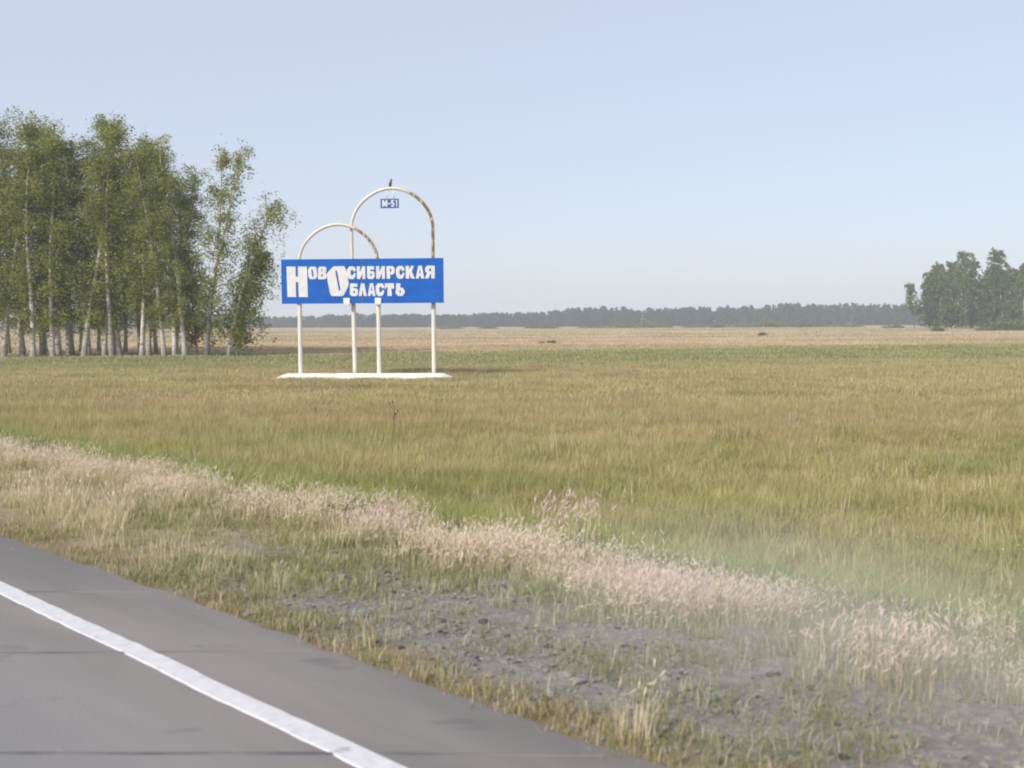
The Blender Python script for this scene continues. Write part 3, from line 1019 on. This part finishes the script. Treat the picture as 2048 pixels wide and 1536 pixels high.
# grove at the right rim of the picture, far off
RG = 'trees of the far right grove'
rpro = [tree_meshes('birch', M['birch_dark'], seed=s_, H=22.0, spread=sp_ * 1.15, lean=(ln_, 0), base=bs_, nb=70, sprays=14, leaves=12, leaf=0.5, droop=0.9, upright=0.06, bend=0.5, r0=0.15)
        for s_, sp_, ln_, bs_ in ((41, 4.6, 0.0, 0.04), (42, 4.2, 1.0, 0.05), (43, 5.0, -0.8, 0.04))]
lone = tree_meshes('birch', M['birch_dark'], seed=47, H=14.5, spread=3.4, lean=(-2.6, 0), base=0.36, nb=36, sprays=12, leaves=10, leaf=0.42, r0=0.14, bend=0.4)
GY = 340.0
right = [
    (1853, 338, 17.0, 1, 0.4, 'slender tree at the left flank of the far right grove'),
    (1868, 342, 18.5, 0, 1.4, 'tree with a pale trunk left of the pair of white stems'),
    (1880, 336, 20.5, 1, 2.5, 'tree over the two white stems of the far right grove'),
    (1902, 344, 21.5, 2, 3.6, 'broad tree left of the highest dome of the far grove'),
    (1921, 339, 24.5, 0, 4.2, 'tall domed tree in the middle of the far right grove'),
    (1940, 345, 22.0, 1, 5.5, 'tree on the right shoulder of the domed one'),
    (1960, 342, 15.5, 2, 0.8, 'lower tree in the dip of the far right grove'),
    (1986, 340, 20.5, 0, 1.9, 'tree rising right of the dip in the far right grove'),
    (2006, 338, 25.0, 1, 2.9, 'tallest pointed tree of the far right grove'),
    (2026, 343, 19.0, 2, 4.0, 'tree between the pointed one and the frame edge'),
    (2046, 336, 20.5, 0, 5.0, 'tree cut by the right frame edge'),
    (2075, 340, 21.0, 1, 0.2, 'tree just past the right frame edge'),
    (2105, 344, 20.0, 2, 1.0, 'broad tree past the right frame edge'),
]
for px, Y, h, k, rz, lab in right:
    x = (px - 1024) / F * Y
    plant_tree('grove_tree', rpro[k], (x, Y, FIELD_Z - 0.1), rz, (rnd.uniform(0.9, 1.1), h / 22.0), lab, RG)
for px, Y, h, k, lab in ((1890, 362, 19, 2, 'back tree filling in behind the two white stems of the far grove'), (1930, 366, 20, 1, 'back tree hidden behind the domed tree of the far grove'),
                         (1975, 360, 17, 0, 'back tree closing the dip of the far right grove'), (2016, 364, 20, 2, 'back tree right behind the tallest pointed tree'),
                         (2060, 365, 20, 1, 'back tree behind the trees at the right frame edge')):
    x = (px - 1024) / F * Y
    plant_tree('grove_tree', rpro[k], (x, Y, FIELD_Z - 0.1), rnd.uniform(0, 6), (1.1, h / 22.0), lab, RG)
lone[0].materials[0] = M['twig']
x = (1829 - 1024) / F * 338
plant_tree('grove_tree', lone, (x, 338, FIELD_Z - 0.1), 0.0, (1, 1), 'small thin tree leaning left apart from the far right grove', RG)

# bushes on the plain
def bush_mesh(seed, H, W, n, leaf):
    rg = np.random.default_rng(seed)
    c = []
    for k in range(max(5, n // 40)):
        a_ = rg.uniform(0, 6.28); r_ = W * 0.5 * math.sqrt(rg.random()) * 0.8
        h_ = H * rg.uniform(0.45, 1.0) * (1 - 0.55 * (r_ / (W * 0.5)) ** 2)
        m = 40
        c.append(np.stack([r_ * math.cos(a_) + rg.normal(size=m) * W * 0.09, r_ * math.sin(a_) + rg.normal(size=m) * W * 0.09, np.abs(rg.normal(size=m) * H * 0.1 + h_ * rg.uniform(0.2, 0.95, m))], -1))
    V, Q = leaf_cloud(np.concatenate(c), leaf, rg, 0.8, 0.0)
    st = Geo()
    for k in range(6):
        a_ = rg.uniform(0, 6.28)
        st.tube([(0, 0, -0.1), (math.cos(a_) * W * 0.12, math.sin(a_) * W * 0.12, H * 0.35), (math.cos(a_) * W * 0.3, math.sin(a_) * W * 0.3, H * 0.75)], [0.05, 0.035, 0.01], 4, False)
    return np_mesh('foliage', V, [Q], M['shrub'], False), st.mesh('stems', M['stalk'])


bm1, bm2 = bush_mesh(1, 3.0, 6.0, 1100, 0.42), bush_mesh(2, 2.2, 7.0, 1000, 0.4)
SH = 'bushes scattered on the plain'
bushes = [
    (1875, 668, 250, 1.5, 3.6, 0, 'small round bush alone on the straw before the far grove'),
    (2008, 664, 262, 3.8, 8.0, 0, 'dark bush at the foot of the pointed tree, right side'),
    (1975, 668, 262, 1.6, 6.0, 1, 'low bush left of the dark bush by the far grove'),
    (2042, 667, 262, 2.0, 6.0, 1, 'low bush at the right frame edge below the far grove'),
    (1784, 657, 380, 1.6, 9.0, 1, 'flat bush on the plain left of the lone thin tree'),
    (1298, 655, 470, 3.2, 11.0, 0, 'rounded bush before the far wood, left of the long thicket'),
    (1330, 656, 470, 2.4, 8.0, 1, 'lower bush hugging the rounded one before the far wood'),
    (1490, 654, 460, 3.0, 15.0, 1, 'long bush in the middle of the thicket before the far wood'),
    (1533, 654, 460, 4.4, 15.0, 0, 'highest bush of the thicket before the far wood'),
    (1570, 655, 460, 3.2, 11.0, 1, 'right end bush of the thicket before the far wood'),
    (1440, 655, 465, 2.2, 13.0, 0, 'left end bush of the thicket before the far wood'),
    (1390, 656, 470, 1.8, 13.0, 1, 'sparse bush between the rounded bush and the thicket'),
    (1180, 657, 470, 1.6, 14.0, 1, 'low strip-like bush at the edge of the straw field'),
    (975, 658, 470, 1.8, 11.0, 0, 'small bush at the straw edge right of the sign'),
    (1690, 655, 440, 1.8, 16.0, 1, 'long low bush at the straw edge near the lone tree'),
    (1245, 656, 470, 2.4, 16.0, 1, 'flat bush at the straw edge between the strip-like bush and the rounded one'),
    (1085, 657, 475, 2.0, 18.0, 1, 'long flat bush at the straw edge above the middle of the meadow'),
    (1620, 655, 455, 2.6, 18.0, 1, 'long bush trailing off to the right of the thicket'),
    (900, 659, 475, 1.6, 14.0, 1, 'flat bush at the straw edge next to the right post of the sign'),
    (1104, 697, 128, 0.7, 1.3, 0, 'little weed bush at the border of green strip and straw'),
    (1083, 698, 127, 0.5, 1.0, 1, 'second little weed bush left of its twin at the strip border'),
    (1525, 678, 190, 0.9, 2.2, 0, 'small dark bush alone in the middle of the straw field'),
]
for px, py, Y, h, w_, k, lab in bushes:
    x = (px - 1024) / F * Y
    e = empty('bush', (x, Y, float(ground_z(x, Y)) - 0.05), rnd.uniform(0, 6))
    src, (H0, W0) = (bm1, (3.0, 6.0)) if k == 0 else (bm2, (2.2, 7.0))
    e.scale = (w_ / W0, w_ / W0, h / H0)
    tag(e, lab, 'bush', SH)
    link('foliage', src[0], e)
    link('stems', src[1], e)

# ------------------------------------------------------------------ scattering (stuff)
def shape_coll(name, meshes):
    c = bpy.data.collections.new(name)
    for i, me in enumerate(meshes):
        o = bpy.data.objects.new('%s_%02d' % (name, i), me)
        c.objects.link(o)
    return c


def scatter(name, label, coll, P, rz, scl, pick, tilt=None):
    """one object: points carrying instances of the shapes in coll"""
    P = np.asarray(P, np.float32)
    me = bpy.data.meshes.new(name)
    me.vertices.add(len(P))
    me.vertices.foreach_set('co', P.ravel())
    rot = np.zeros((len(P), 3), np.float32)
    if tilt is not None: rot[:, :2] = tilt
    rot[:, 2] = rz
    a_ = me.attributes.new('rot', 'FLOAT_VECTOR', 'POINT'); a_.data.foreach_set('vector', rot.ravel())
    scl = np.asarray(scl, np.float32)
    if scl.ndim == 1: scl = np.repeat(scl[:, None], 3, 1)
    a_ = me.attributes.new('scl', 'FLOAT_VECTOR', 'POINT'); a_.data.foreach_set('vector', np.ascontiguousarray(scl).ravel())
    a_ = me.attributes.new('pick', 'INT', 'POINT'); a_.data.foreach_set('value', np.asarray(pick, np.int32))
    o = link(name, me)
    ng = bpy.data.node_groups.new(name, 'GeometryNodeTree')
    ng.interface.new_socket('Geometry', in_out='INPUT', socket_type='NodeSocketGeometry')
    ng.interface.new_socket('Geometry', in_out='OUTPUT', socket_type='NodeSocketGeometry')
    N = ng.nodes
    gi, go = N.new('NodeGroupInput'), N.new('NodeGroupOutput')
    iop, ci = N.new('GeometryNodeInstanceOnPoints'), N.new('GeometryNodeCollectionInfo')
    ci.inputs['Collection'].default_value = coll
    ci.inputs['Separate Children'].default_value = True
    ci.inputs['Reset Children'].default_value = True
    iop.inputs['Pick Instance'].default_value = True

    def att(nm, dt):
        x_ = N.new('GeometryNodeInputNamedAttribute')
        x_.data_type = dt
        x_.inputs[0].default_value = nm
        return x_.outputs[0]
    L = ng.links.new
    L(gi.outputs[0], iop.inputs['Points'])
    L(ci.outputs[0], iop.inputs['Instance'])
    L(att('pick', 'INT'), iop.inputs['Instance Index'])
    L(att('rot', 'FLOAT_VECTOR'), iop.inputs['Rotation'])
    L(att('scl', 'FLOAT_VECTOR'), iop.inputs['Scale'])
    L(iop.outputs[0], go.inputs[0])
    md = o.modifiers.new('scatter', 'NODES')
    md.node_group = ng
    return tag(o, label, kind='stuff')


def blades(rg, n, R_, h0, h1, w, bend=0.35, lean=(0, 0)):
    """grass blades: tapered strips of two segments"""
    a_ = rg.uniform(0, 6.28, n); r_ = R_ * np.sqrt(rg.random(n))
    bx, by = r_ * np.cos(a_), r_ * np.sin(a_)
    h = rg.uniform(h0, h1, n)
    d = rg.uniform(0, 6.28, n)
    dx, dy = np.cos(d), np.sin(d)
    ben = h * bend * rg.uniform(0.1, 1.0, n)
    ww = w * rg.uniform(0.7, 1.3, n)
    px, py = -dy * ww / 2, dx * ww / 2
    z0 = np.full(n, -0.03)
    lx_, ly_ = lean[0] * h, lean[1] * h
    p0 = np.stack([bx, by, z0], -1)
    p1 = np.stack([bx + dx * ben * 0.3 + lx_ * 0.4, by + dy * ben * 0.3 + ly_ * 0.4, h * 0.55], -1)
    p2 = np.stack([bx + dx * ben + lx_, by + dy * ben + ly_, h], -1)
    s_ = np.stack([px, py, np.zeros(n)], -1)
    V = np.stack([p0 - s_, p0 + s_, p1 + s_ * 0.8, p1 - s_ * 0.8, p2], 1).reshape(-1, 3)
    i = np.arange(n)[:, None] * 5
    return V, i + np.array([0, 1, 2, 3]), i + np.array([3, 2, 4]), p2


def tuft(seed, specs):
    """specs: (material, n, radius, h0, h1, width, bend, plume) -> one mesh"""
    rg = np.random.default_rng(seed)
    VV, QQ, TT, mq, mt, mats, nv = [], [], [], [], [], [], 0
    for mi, (mat, n, R_, h0, h1, w, bend, plume) in enumerate(specs):
        lean = (0.22, 0.05) if plume else (0.05, 0.0)
        V, Q, T, tips = blades(rg, n, R_, h0, h1, w, bend, lean)
        VV.append(V); QQ.append(Q + nv); TT.append(T + nv); nv += len(V)
        mats.append(mat if not plume else M['straw'])
        mq += [len(mats) - 1] * len(Q); mt += [len(mats) - 1] * len(T)
        if plume:
            L_, W_ = plume
            mats.append(mat)
            m = len(tips)
            dirs = np.stack([rg.normal(0.35, 0.5, m), rg.normal(0.1, 0.5, m), rg.normal(0.75, 0.3, m)], -1)
            dirs /= np.linalg.norm(dirs, axis=1)[:, None]
            for k in range(2):
                e = rg.normal(size=(m, 3))
                e -= dirs * (e * dirs).sum(1)[:, None]
                e /= np.linalg.norm(e, axis=1)[:, None]
                ll = L_ * rg.uniform(0.7, 1.25, m)[:, None]
                c = tips - dirs * ll * 0.25
                V = np.stack([c, c + dirs * ll * 0.6 + e * W_, c + dirs * ll, c + dirs * ll * 0.6 - e * W_], 1).reshape(-1, 3)
                Q = np.arange(4 * m).reshape(m, 4) + nv
                VV.append(V); QQ.append(Q); nv += len(V)
                mq += [len(mats) - 1] * m
    return np_mesh('tuft', np.concatenate(VV), [np.concatenate(QQ), np.concatenate(TT)], mats, False, mq + mt)


MD = M['meadow']
near_t = [tuft(100 + k, [(MD, 60, 0.25, 0.12, 0.42, 0.0065, 0.8, None), (MD, 8, 0.2, 0.40, 0.66, 0.004, 0.35, None)]) for k in range(5)]
near_t += [tuft(110, [(MD, 30, 0.2, 0.15, 0.35, 0.012, 0.6, None), (M['rusty'], 5, 0.15, 0.4, 0.62, 0.009, 0.15, None)])]
near_t += [tuft(111, [(MD, 30, 0.2, 0.15, 0.35, 0.012, 0.6, None), (M['straw'], 7, 0.18, 0.35, 0.6, 0.008, 0.25, None)])]
mid_t = [tuft(120 + k, [(MD, 64, 0.5, 0.12, 0.44, 0.017, 0.7, None), (MD, 6, 0.4, 0.4, 0.66, 0.011, 0.3, None)]) for k in range(5)]
mid_t += [tuft(126, [(MD, 34, 0.45, 0.15, 0.4, 0.024, 0.5, None), (M['straw'], 6, 0.4, 0.35, 0.6, 0.014, 0.2, None)])]
far_t = [tuft(130 + k, [(MD, 90, 1.5, 0.10, 0.36, 0.05, 0.7, None)]) for k in range(5)]


def wedge(y0, y1, dens, margin=2.5, half=0.52):
    """random points of the seen plain between two depths"""
    A = half * (y1 * y1 - y0 * y0) + 2 * margin * (y1 - y0)
    n = int(A * dens)
    y = np.sqrt(rng.uniform(y0 * y0, y1 * y1, n))
    x = rng.uniform(-1, 1, n) * (half * y + margin)
    return x, y


def put(name, label, coll, x, y, k, s0=0.8, s1=1.25, hz=None, dz=0.0):
    z = ground_z(x, y) + dz
    n = len(x)
    s_ = rng.uniform(s0, s1, n)
    sc3 = np.stack([s_, s_, s_ * (1 if hz is None else hz)], -1)
    scatter(name, label, coll, np.stack([x, y, z], -1), rng.uniform(0, 6.28, n), sc3, rng.integers(0, k, n))


def hvar(x, y): return 0.62 + 0.85 * fbm(x * 0.22 + 40, y * 0.22, 3) * smooth(6.6, 9.5, sn(x, y)[1]) + 0.0


x, y = wedge(6.5, 32, 24)
n_ = sn(x, y)[1]
k_ = (n_ > 6.6 + (fbm(x, y) - 0.5)) & (y < 32)
x, y = x[k_], y[k_]
c_near = shape_coll('near_tuft', near_t)
put('meadow_grass', 'yellow-green meadow grass near the verge', c_near, x, y, len(near_t), hz=hvar(x, y) * 0.6)
x, y = wedge(30, 66, 8.0)
k_ = sn(x, y)[1] > 7.5
x, y = x[k_], y[k_]
low = 0.5 - 0.22 * np.exp(-((y - SIGN_Y + 2.5) / 4.0) ** 2) * smooth(7.0, 4.5, np.abs(x - sx0))
c_mid = shape_coll('mid_tuft', mid_t)
put('meadow_grass', 'olive brown meadow grass around the sign', c_mid, x, y, len(mid_t), hz=hvar(x, y) * low)
x, y = wedge(62, 170, 0.55)
k_ = sn(x, y)[1] > 9
x, y = x[k_], y[k_]
c_far = shape_coll('far_tuft', far_t)
put('meadow_grass', 'grass of the green strip and the near straw field', c_far, x, y, len(far_t), hz=np.where(y - 0.37 * x > 95, 0.55, 0.7))
x, y = wedge(165, 460, 0.05)
put('straw_stubble', 'low dry straw of the far field', c_far, x, y, len(far_t), 1.4, 2.4, hz=0.35)

# foxtail band on the shoulder crest
fox = [tuft(200 + k, [(M['plume'], 72, 0.24, 0.06, 0.24, 0.0028, 0.9, (0.05, 0.0034)), (M['green'], 34, 0.2, 0.06, 0.2, 0.005, 0.8, None), (M['straw'], 20, 0.2, 0.06, 0.22, 0.004, 0.8, None)]) for k in range(4)]
fox += [tuft(204, [(M['pink'], 66, 0.24, 0.07, 0.25, 0.0028, 0.9, (0.05, 0.0034)), (M['green'], 14, 0.14, 0.10, 0.26, 0.008, 0.5, None)])]
strawt = [tuft(210 + k, [(M['straw'], 34, 0.16, 0.05, 0.22, 0.004, 1.0, None), (M['green'], 14, 0.13, 0.04, 0.14, 0.005, 1.1, None)]) for k in range(3)]
strawt += [tuft(214, [(M['straw'], 30, 0.15, 0.06, 0.25, 0.0045, 0.9, None), (M['plume'], 6, 0.12, 0.12, 0.24, 0.003, 0.5, (0.06, 0.005))])]
greent = [tuft(220 + k, [(M['green'], 50, 0.18, 0.015, 0.085, 0.0045, 1.6, None), (M['straw'], 10, 0.15, 0.03, 0.11, 0.0035, 1.2, None)]) for k in range(3)]
redt = [tuft(230 + k, [(M['rusty'], 22, 0.14, 0.02, 0.08, 0.006, 1.3, None), (M['green'], 12, 0.13, 0.02, 0.08, 0.005, 1.3, None), (M['straw'], 8, 0.12, 0.03, 0.11, 0.004, 1.0, None)]) for k in range(2)]


def band(n0, n1, s0, s1, dens):
    k = int((n1 - n0) * (s1 - s0) * dens)
    s_, n_ = rng.uniform(s0, s1, k), rng.uniform(n0, n1, k)
    x_, y_ = xy(s_, n_)
    return x_, y_, s_, n_


x, y, s, n = band(5.2, 8.2, -7, 45, 52)
c = 5.95 + (fbm(s * 0.35, s * 0 + 2, 2) - 0.5) * 0.7 - 0.15 * smooth(8, 16, s) + 0.35 * smooth(4.6, 2.6, s)
hw = 0.52 + 0.12 * smooth(8, 4, s) - 0.15 * smooth(9, 18, s) + 0.3 * (vnoise(s * 0.5, s * 0 + 8) - 0.5)
p_ = np.exp(-((n - c) / hw) ** 2 * 1.3) * smooth(0.36, 0.56, fbm(x * 1.3, y * 1.3) + 0.02)
k_ = rng.random(len(x)) < p_ * (0.8 + 0.6 * smooth(8, 5, s))
x, y, s, n = x[k_], y[k_], s[k_], n[k_]
c_fox = shape_coll('foxtail_tuft', fox)
z = ground_z(x, y)
pk = np.where(rng.random(len(x)) < 0.10 + 0.3 * (vnoise(s * 0.8, n * 0.8 + 3) > 0.72), 4, rng.integers(0, 4, len(x)))
s_ = rng.uniform(0.75, 1.2, len(x)) * (0.6 + 0.65 * vnoise(x * 1.6 + 7, y * 1.6))
scatter('foxtail_grass', 'pale pinkish foxtail grass along the crest of the verge', c_fox, np.stack([x, y, z], -1), rng.uniform(-1.3, 1.3, len(x)), s_, pk)

x, y, s, n = band(3.6, 6.6, -7, 45, 60)
straw_p = smooth(5.2, 8.0, s + (fbm(x * 0.6, y * 0.6) - 0.5) * 5) * smooth(3.7, 4.5, n) * smooth(0.38, 0.56, fbm(x * 1.0 + 9, y * 1.0))
k_ = rng.random(len(x)) < straw_p * 0.9 + 0.03
x, y, s = x[k_], y[k_], s[k_]
sz = rng.uniform(0.6, 1.15, len(x)) * (0.5 + 0.5 * smooth(3.5, 7, s))
scatter('verge_straw_grass', 'tufts of dry straw-coloured grass on the verge', shape_coll('straw_tuft', strawt), np.stack([x, y, ground_z(x, y)], -1), rng.uniform(0, 6.28, len(x)), sz,
        np.where(s > 6, rng.integers(0, 4, len(x)), rng.integers(0, 3, len(x))))
x, y, s, n = band(3.55, 7.0, -7, 45, 60)
gp_ = 0.12 + smooth(0.43, 0.58, fbm(x * 0.9 + 31, y * 0.9 + 5)) * (0.35 + 0.5 * smooth(5, 8, s) + 0.5 * smooth(1.8, 0.2, s) * smooth(4.4, 5.0, n)) + 0.65 * np.exp(-((n - 5.4) / 0.3) ** 2)
k_ = rng.random(len(x)) < gp_
put('verge_green_grass', 'short green grass growing through the gravel verge', shape_coll('green_tuft', greent), x[k_], y[k_], 3, 0.5, 1.25)
x, y, s, n = band(3.38, 4.05, -7, 45, 110)
k_ = rng.random(len(x)) < np.exp(-((n - 3.50) / 0.2) ** 2) * (0.45 + 0.6 * fbm(x * 1.5, y * 1.5))
put('edge_weeds', 'low reddish weeds along the asphalt edge', shape_coll('edge_tuft', redt + greent[:1]), x[k_], y[k_], 3, 0.5, 1.1)


def rosette(seed, n, L_, mat):
    rg = np.random.default_rng(seed)
    g_ = Geo()
    for i in range(n):
        a_ = rg.uniform(0, 6.28); l = L_ * rg.uniform(0.6, 1.2); h = l * rg.uniform(0.4, 1.3)
        c_, s_ = math.cos(a_), math.sin(a_)
        r0 = rg.uniform(0, 0.12)
        pts = [(0, 0, 0.0), (0.45, 0.16, h * 0.8), (1, 0, h), (0.45, -0.16, h * 0.8)]
        g_.add([((r0 + u * l) * c_ - v * l * s_, (r0 + u * l) * s_ + v * l * c_, zz) for u, v, zz in pts], [(0, 1, 2, 3)])
    return g_.mesh('rosette', mat)


ros = [rosette(300 + k, 60, 0.075, M['weed']) for k in range(3)]
x, y, s, n = band(6.3, 8.8, -7, 40, 30)
k_ = rng.random(len(x)) < smooth(0.56, 0.66, fbm(s * 0.45 + 3, n * 0.9 + 11)) * 0.9
put('broadleaf_weeds', 'fresh green broad-leaved weeds behind the foxtail grass', shape_coll('weed_rosette', ros), x[k_], y[k_], 3, 0.7, 1.5)
x, y = wedge(7.5, 22, 1.2)
k_ = (sn(x, y)[1] > 8) & (fbm(x * 0.4, y * 0.4) > 0.5)
yf = [tuft(320 + k, [(M['yellow'], 4, 0.1, 0.35, 0.5, 0.006, 0.3, (0.022, 0.010))]) for k in range(2)]
put('yellow_flowers', 'tiny yellow flowers dotted in the near meadow', shape_coll('flower', yf), x[k_], y[k_], 2)


def stone_mesh(seed, mat, flat=0.6):
    rg = np.random.default_rng(seed)
    bm = bmesh.new()
    bmesh.ops.create_icosphere(bm, subdivisions=1, radius=0.5)
    for v in bm.verts:
        v.co *= rg.uniform(0.7, 1.2)
        v.co.z *= flat
    me = bpy.data.meshes.new('stone')
    bm.to_mesh(me)
    bm.free()
    me.materials.append(mat)
    return me


stones = [stone_mesh(400 + k, M['stone']) for k in range(4)] + [stone_mesh(410 + k, M['clod'], 0.7) for k in range(2)] + [stone_mesh(420, M['chip'])]
x, y, s, n = band(3.5, 6.2, -7, 30, 800)
pg = smooth(8.8, 5.5, s + (fbm(x * 0.6, y * 0.6) - 0.5) * 5) * smooth(6.1, 5.2, n) * (0.25 + 0.75 * smooth(0.4, 0.6, fbm(x * 1.4, y * 1.4 + 7))) + 0.05
k_ = rng.random(len(x)) < pg
x, y = x[k_], y[k_]
sz = 0.008 + 0.034 * rng.random(len(x)) ** 2.8
big = rng.random(len(x)) < 0.008
sz = np.where(big, rng.uniform(0.04, 0.085, len(x)), sz)
pk = rng.integers(0, 4, len(x))
r_ = rng.random(len(x))
pk = np.where(r_ < 0.09, 4 + (r_ < 0.045), pk)
pk = np.where(r_ > 0.95, 6, pk)
scatter('gravel', 'loose grey gravel and dark clods on the verge', shape_coll('stone', stones), np.stack([x, y, ground_z(x, y) + sz * 0.06], -1),
        rng.uniform(0, 6.28, len(x)), np.stack([sz * 1.2, sz, sz], -1), pk)

# ------------------------------------------------------------------ single plants one can point to
def single(name, me, px, py, zg, label, cat, rz=0.0, s=1.0):
    p = gp(px, py, zg)
    p.z = float(ground_z(p.x, p.y)) - 0.01
    o = link(name, me, None, p)
    o.rotation_euler.z = rz
    o.scale = (s, s, s)
    return tag(o, label, cat)


single('dry_grass_clump', tuft(501, [(M['straw'], 50, 0.10, 0.10, 0.30, 0.0045, 0.6, None), (M['plume'], 12, 0.08, 0.18, 0.34, 0.003, 0.4, (0.06, 0.005))]), 1265, 1492, -0.06,
       'tall dry straw clump standing alone by the asphalt edge', 'grass clump')
single('dry_grass_clump', tuft(502, [(M['straw'], 22, 0.10, 0.10, 0.22, 0.007, 0.4, None), (M['green'], 22, 0.12, 0.05, 0.15, 0.008, 0.6, None)]), 745, 1305, -0.06,
       'short greenish straw clump at the corner of the bare gravel', 'grass clump')
single('pink_grass_clump', tuft(503, [(M['pink'], 90, 0.26, 0.26, 0.48, 0.004, 0.5, (0.08, 0.007)), (M['green'], 30, 0.2, 0.1, 0.3, 0.008, 0.5, None)]), 1120, 1112, -0.22,
       'mauve grass clump rising above the foxtail band', 'grass clump')


def stalk_mesh(seed, h, heads=7):
    rg = np.random.default_rng(seed)
    g_ = Geo()
    g_.tube([(0, 0, -0.05), (0.01, 0, h * 0.5), (0.03, 0.01, h)], [0.012, 0.009, 0.004], 5)
    for i in range(heads):
        z_ = h * rg.uniform(0.55, 0.98); a_ = rg.uniform(0, 6.28); l = h * rg.uniform(0.08, 0.2)
        e_ = (0.02 + math.cos(a_) * l, math.sin(a_) * l, z_ + l * 0.9)
        g_.tube([(0.02, 0, z_), e_], [0.006, 0.004], 4, False)
        g_.tube([e_, (e_[0], e_[1], e_[2] + 0.025), (e_[0], e_[1], e_[2] + 0.06)], [0.006, 0.018, 0.003], 5, False)
    return g_.mesh('stalk', M['stalk'])


single('weed_stalk', stalk_mesh(1, 0.85), 787, 893, FIELD_Z, 'lone dark dry weed stalk sticking up from the meadow', 'weed')
dk = tuft(510, [(M['weed'], 60, 0.6, 0.2, 0.55, 0.02, 0.5, None)])
single('leafy_weed', dk, 1483, 893, FIELD_Z, 'dark green leafy weed in the dark patch of the meadow', 'weed', 0, 0.9)
single('leafy_weed', dk, 1695, 882, FIELD_Z, 'bluish green leafy weed in the meadow, towards the right frame edge', 'weed', 1.7, 0.8)

# ------------------------------------------------------------------ the far wood
fpro = []
for k in range(4):
    tg, lg, (V, Q) = make_tree(seed=600 + k, H=12.0, spread=3.6, base=0.0, nb=24, sprays=5, leaves=7, leaf=0.95, bend=0.3, r0=0.2)
    fpro.append(np_mesh('forest_tree', V, [Q], M['forest'], False))
cnt = 4200
u = rng.random(cnt)
fx = -900 + 1800 * u
fy = 700 - 0.24 * fx + rng.random(cnt) * 80
fy = np.where(fx > 300, fy + 0.12 * (fx - 300), fy)
hs = (0.85 + 0.55 * fbm(fx * 0.018, fx * 0 + 4, 3)) * rng.uniform(0.72, 1.08, cnt)
hs = hs * (0.82 + 0.36 * smooth(-250, 250, fx))
scatter('far_wood', 'hazy blue-green wood stretching along the horizon', shape_coll('forest_tree', fpro), np.stack([fx, fy, np.full(cnt, FIELD_Z - 0.2)], -1),
        rng.uniform(0, 6.28, cnt), np.stack([np.full(cnt, 1.05), np.full(cnt, 1.05), hs * 0.76], -1), rng.integers(0, 4, cnt))

# ------------------------------------------------------------------ the air
t = NT('hazy_air')
pv_ = t.n('ShaderNodeVolumePrincipled')
pv_.inputs['Color'].default_value = (0.82, 0.90, 1.0, 1)
pv_.inputs['Density'].default_value = 0.0006
pv_.inputs['Anisotropy'].default_value = 0.0
t.l(pv_.outputs[0], t.out.inputs['Volume'])
g = Geo()
g.box(-9500, 9500, -9500, 9500, -2.2, 27.0)
hz_ = link('haze', g.mesh('haze', t.m))
tag(hz_, kind='stuff')

# pale volume added over the shoulder, standing in for a soft blurred smear
t = NT('road_dust')
o_ = t.obj()
ln = t.n('ShaderNodeVectorMath', operation='LENGTH')
t.l(o_, ln.inputs[0])
fall = t.math('SUBTRACT', 1.0, t.step(ln.outputs['Value'], 0.0, 1.0))
nz = t.step(t.noise(o_, 1.6, 2, 0.5), 0.25, 0.75)
pv2 = t.n('ShaderNodeVolumePrincipled')
pv2.inputs['Color'].default_value = (0.95, 0.93, 0.90, 1)
t.l(t.math('MULTIPLY', t.math('MULTIPLY', fall, t.math('MULTIPLY_ADD', nz, 0.6, 0.4)), 0.30), pv2.inputs['Density'])
t.l(pv2.outputs[0], t.out.inputs['Volume'])
bm = bmesh.new()
bmesh.ops.create_icosphere(bm, subdivisions=3, radius=1.0)
me = bpy.data.meshes.new('dust')
bm.to_mesh(me)
bm.free()
me.materials.append(t.m)
smear = link('dust', me, None, (*xy(2.4, 5.1), 0.18))
smear.rotation_euler = (0, 0, R(90) + TH)
smear.scale = (3.2, 1.9, 0.8)
tag(smear, kind='stuff')
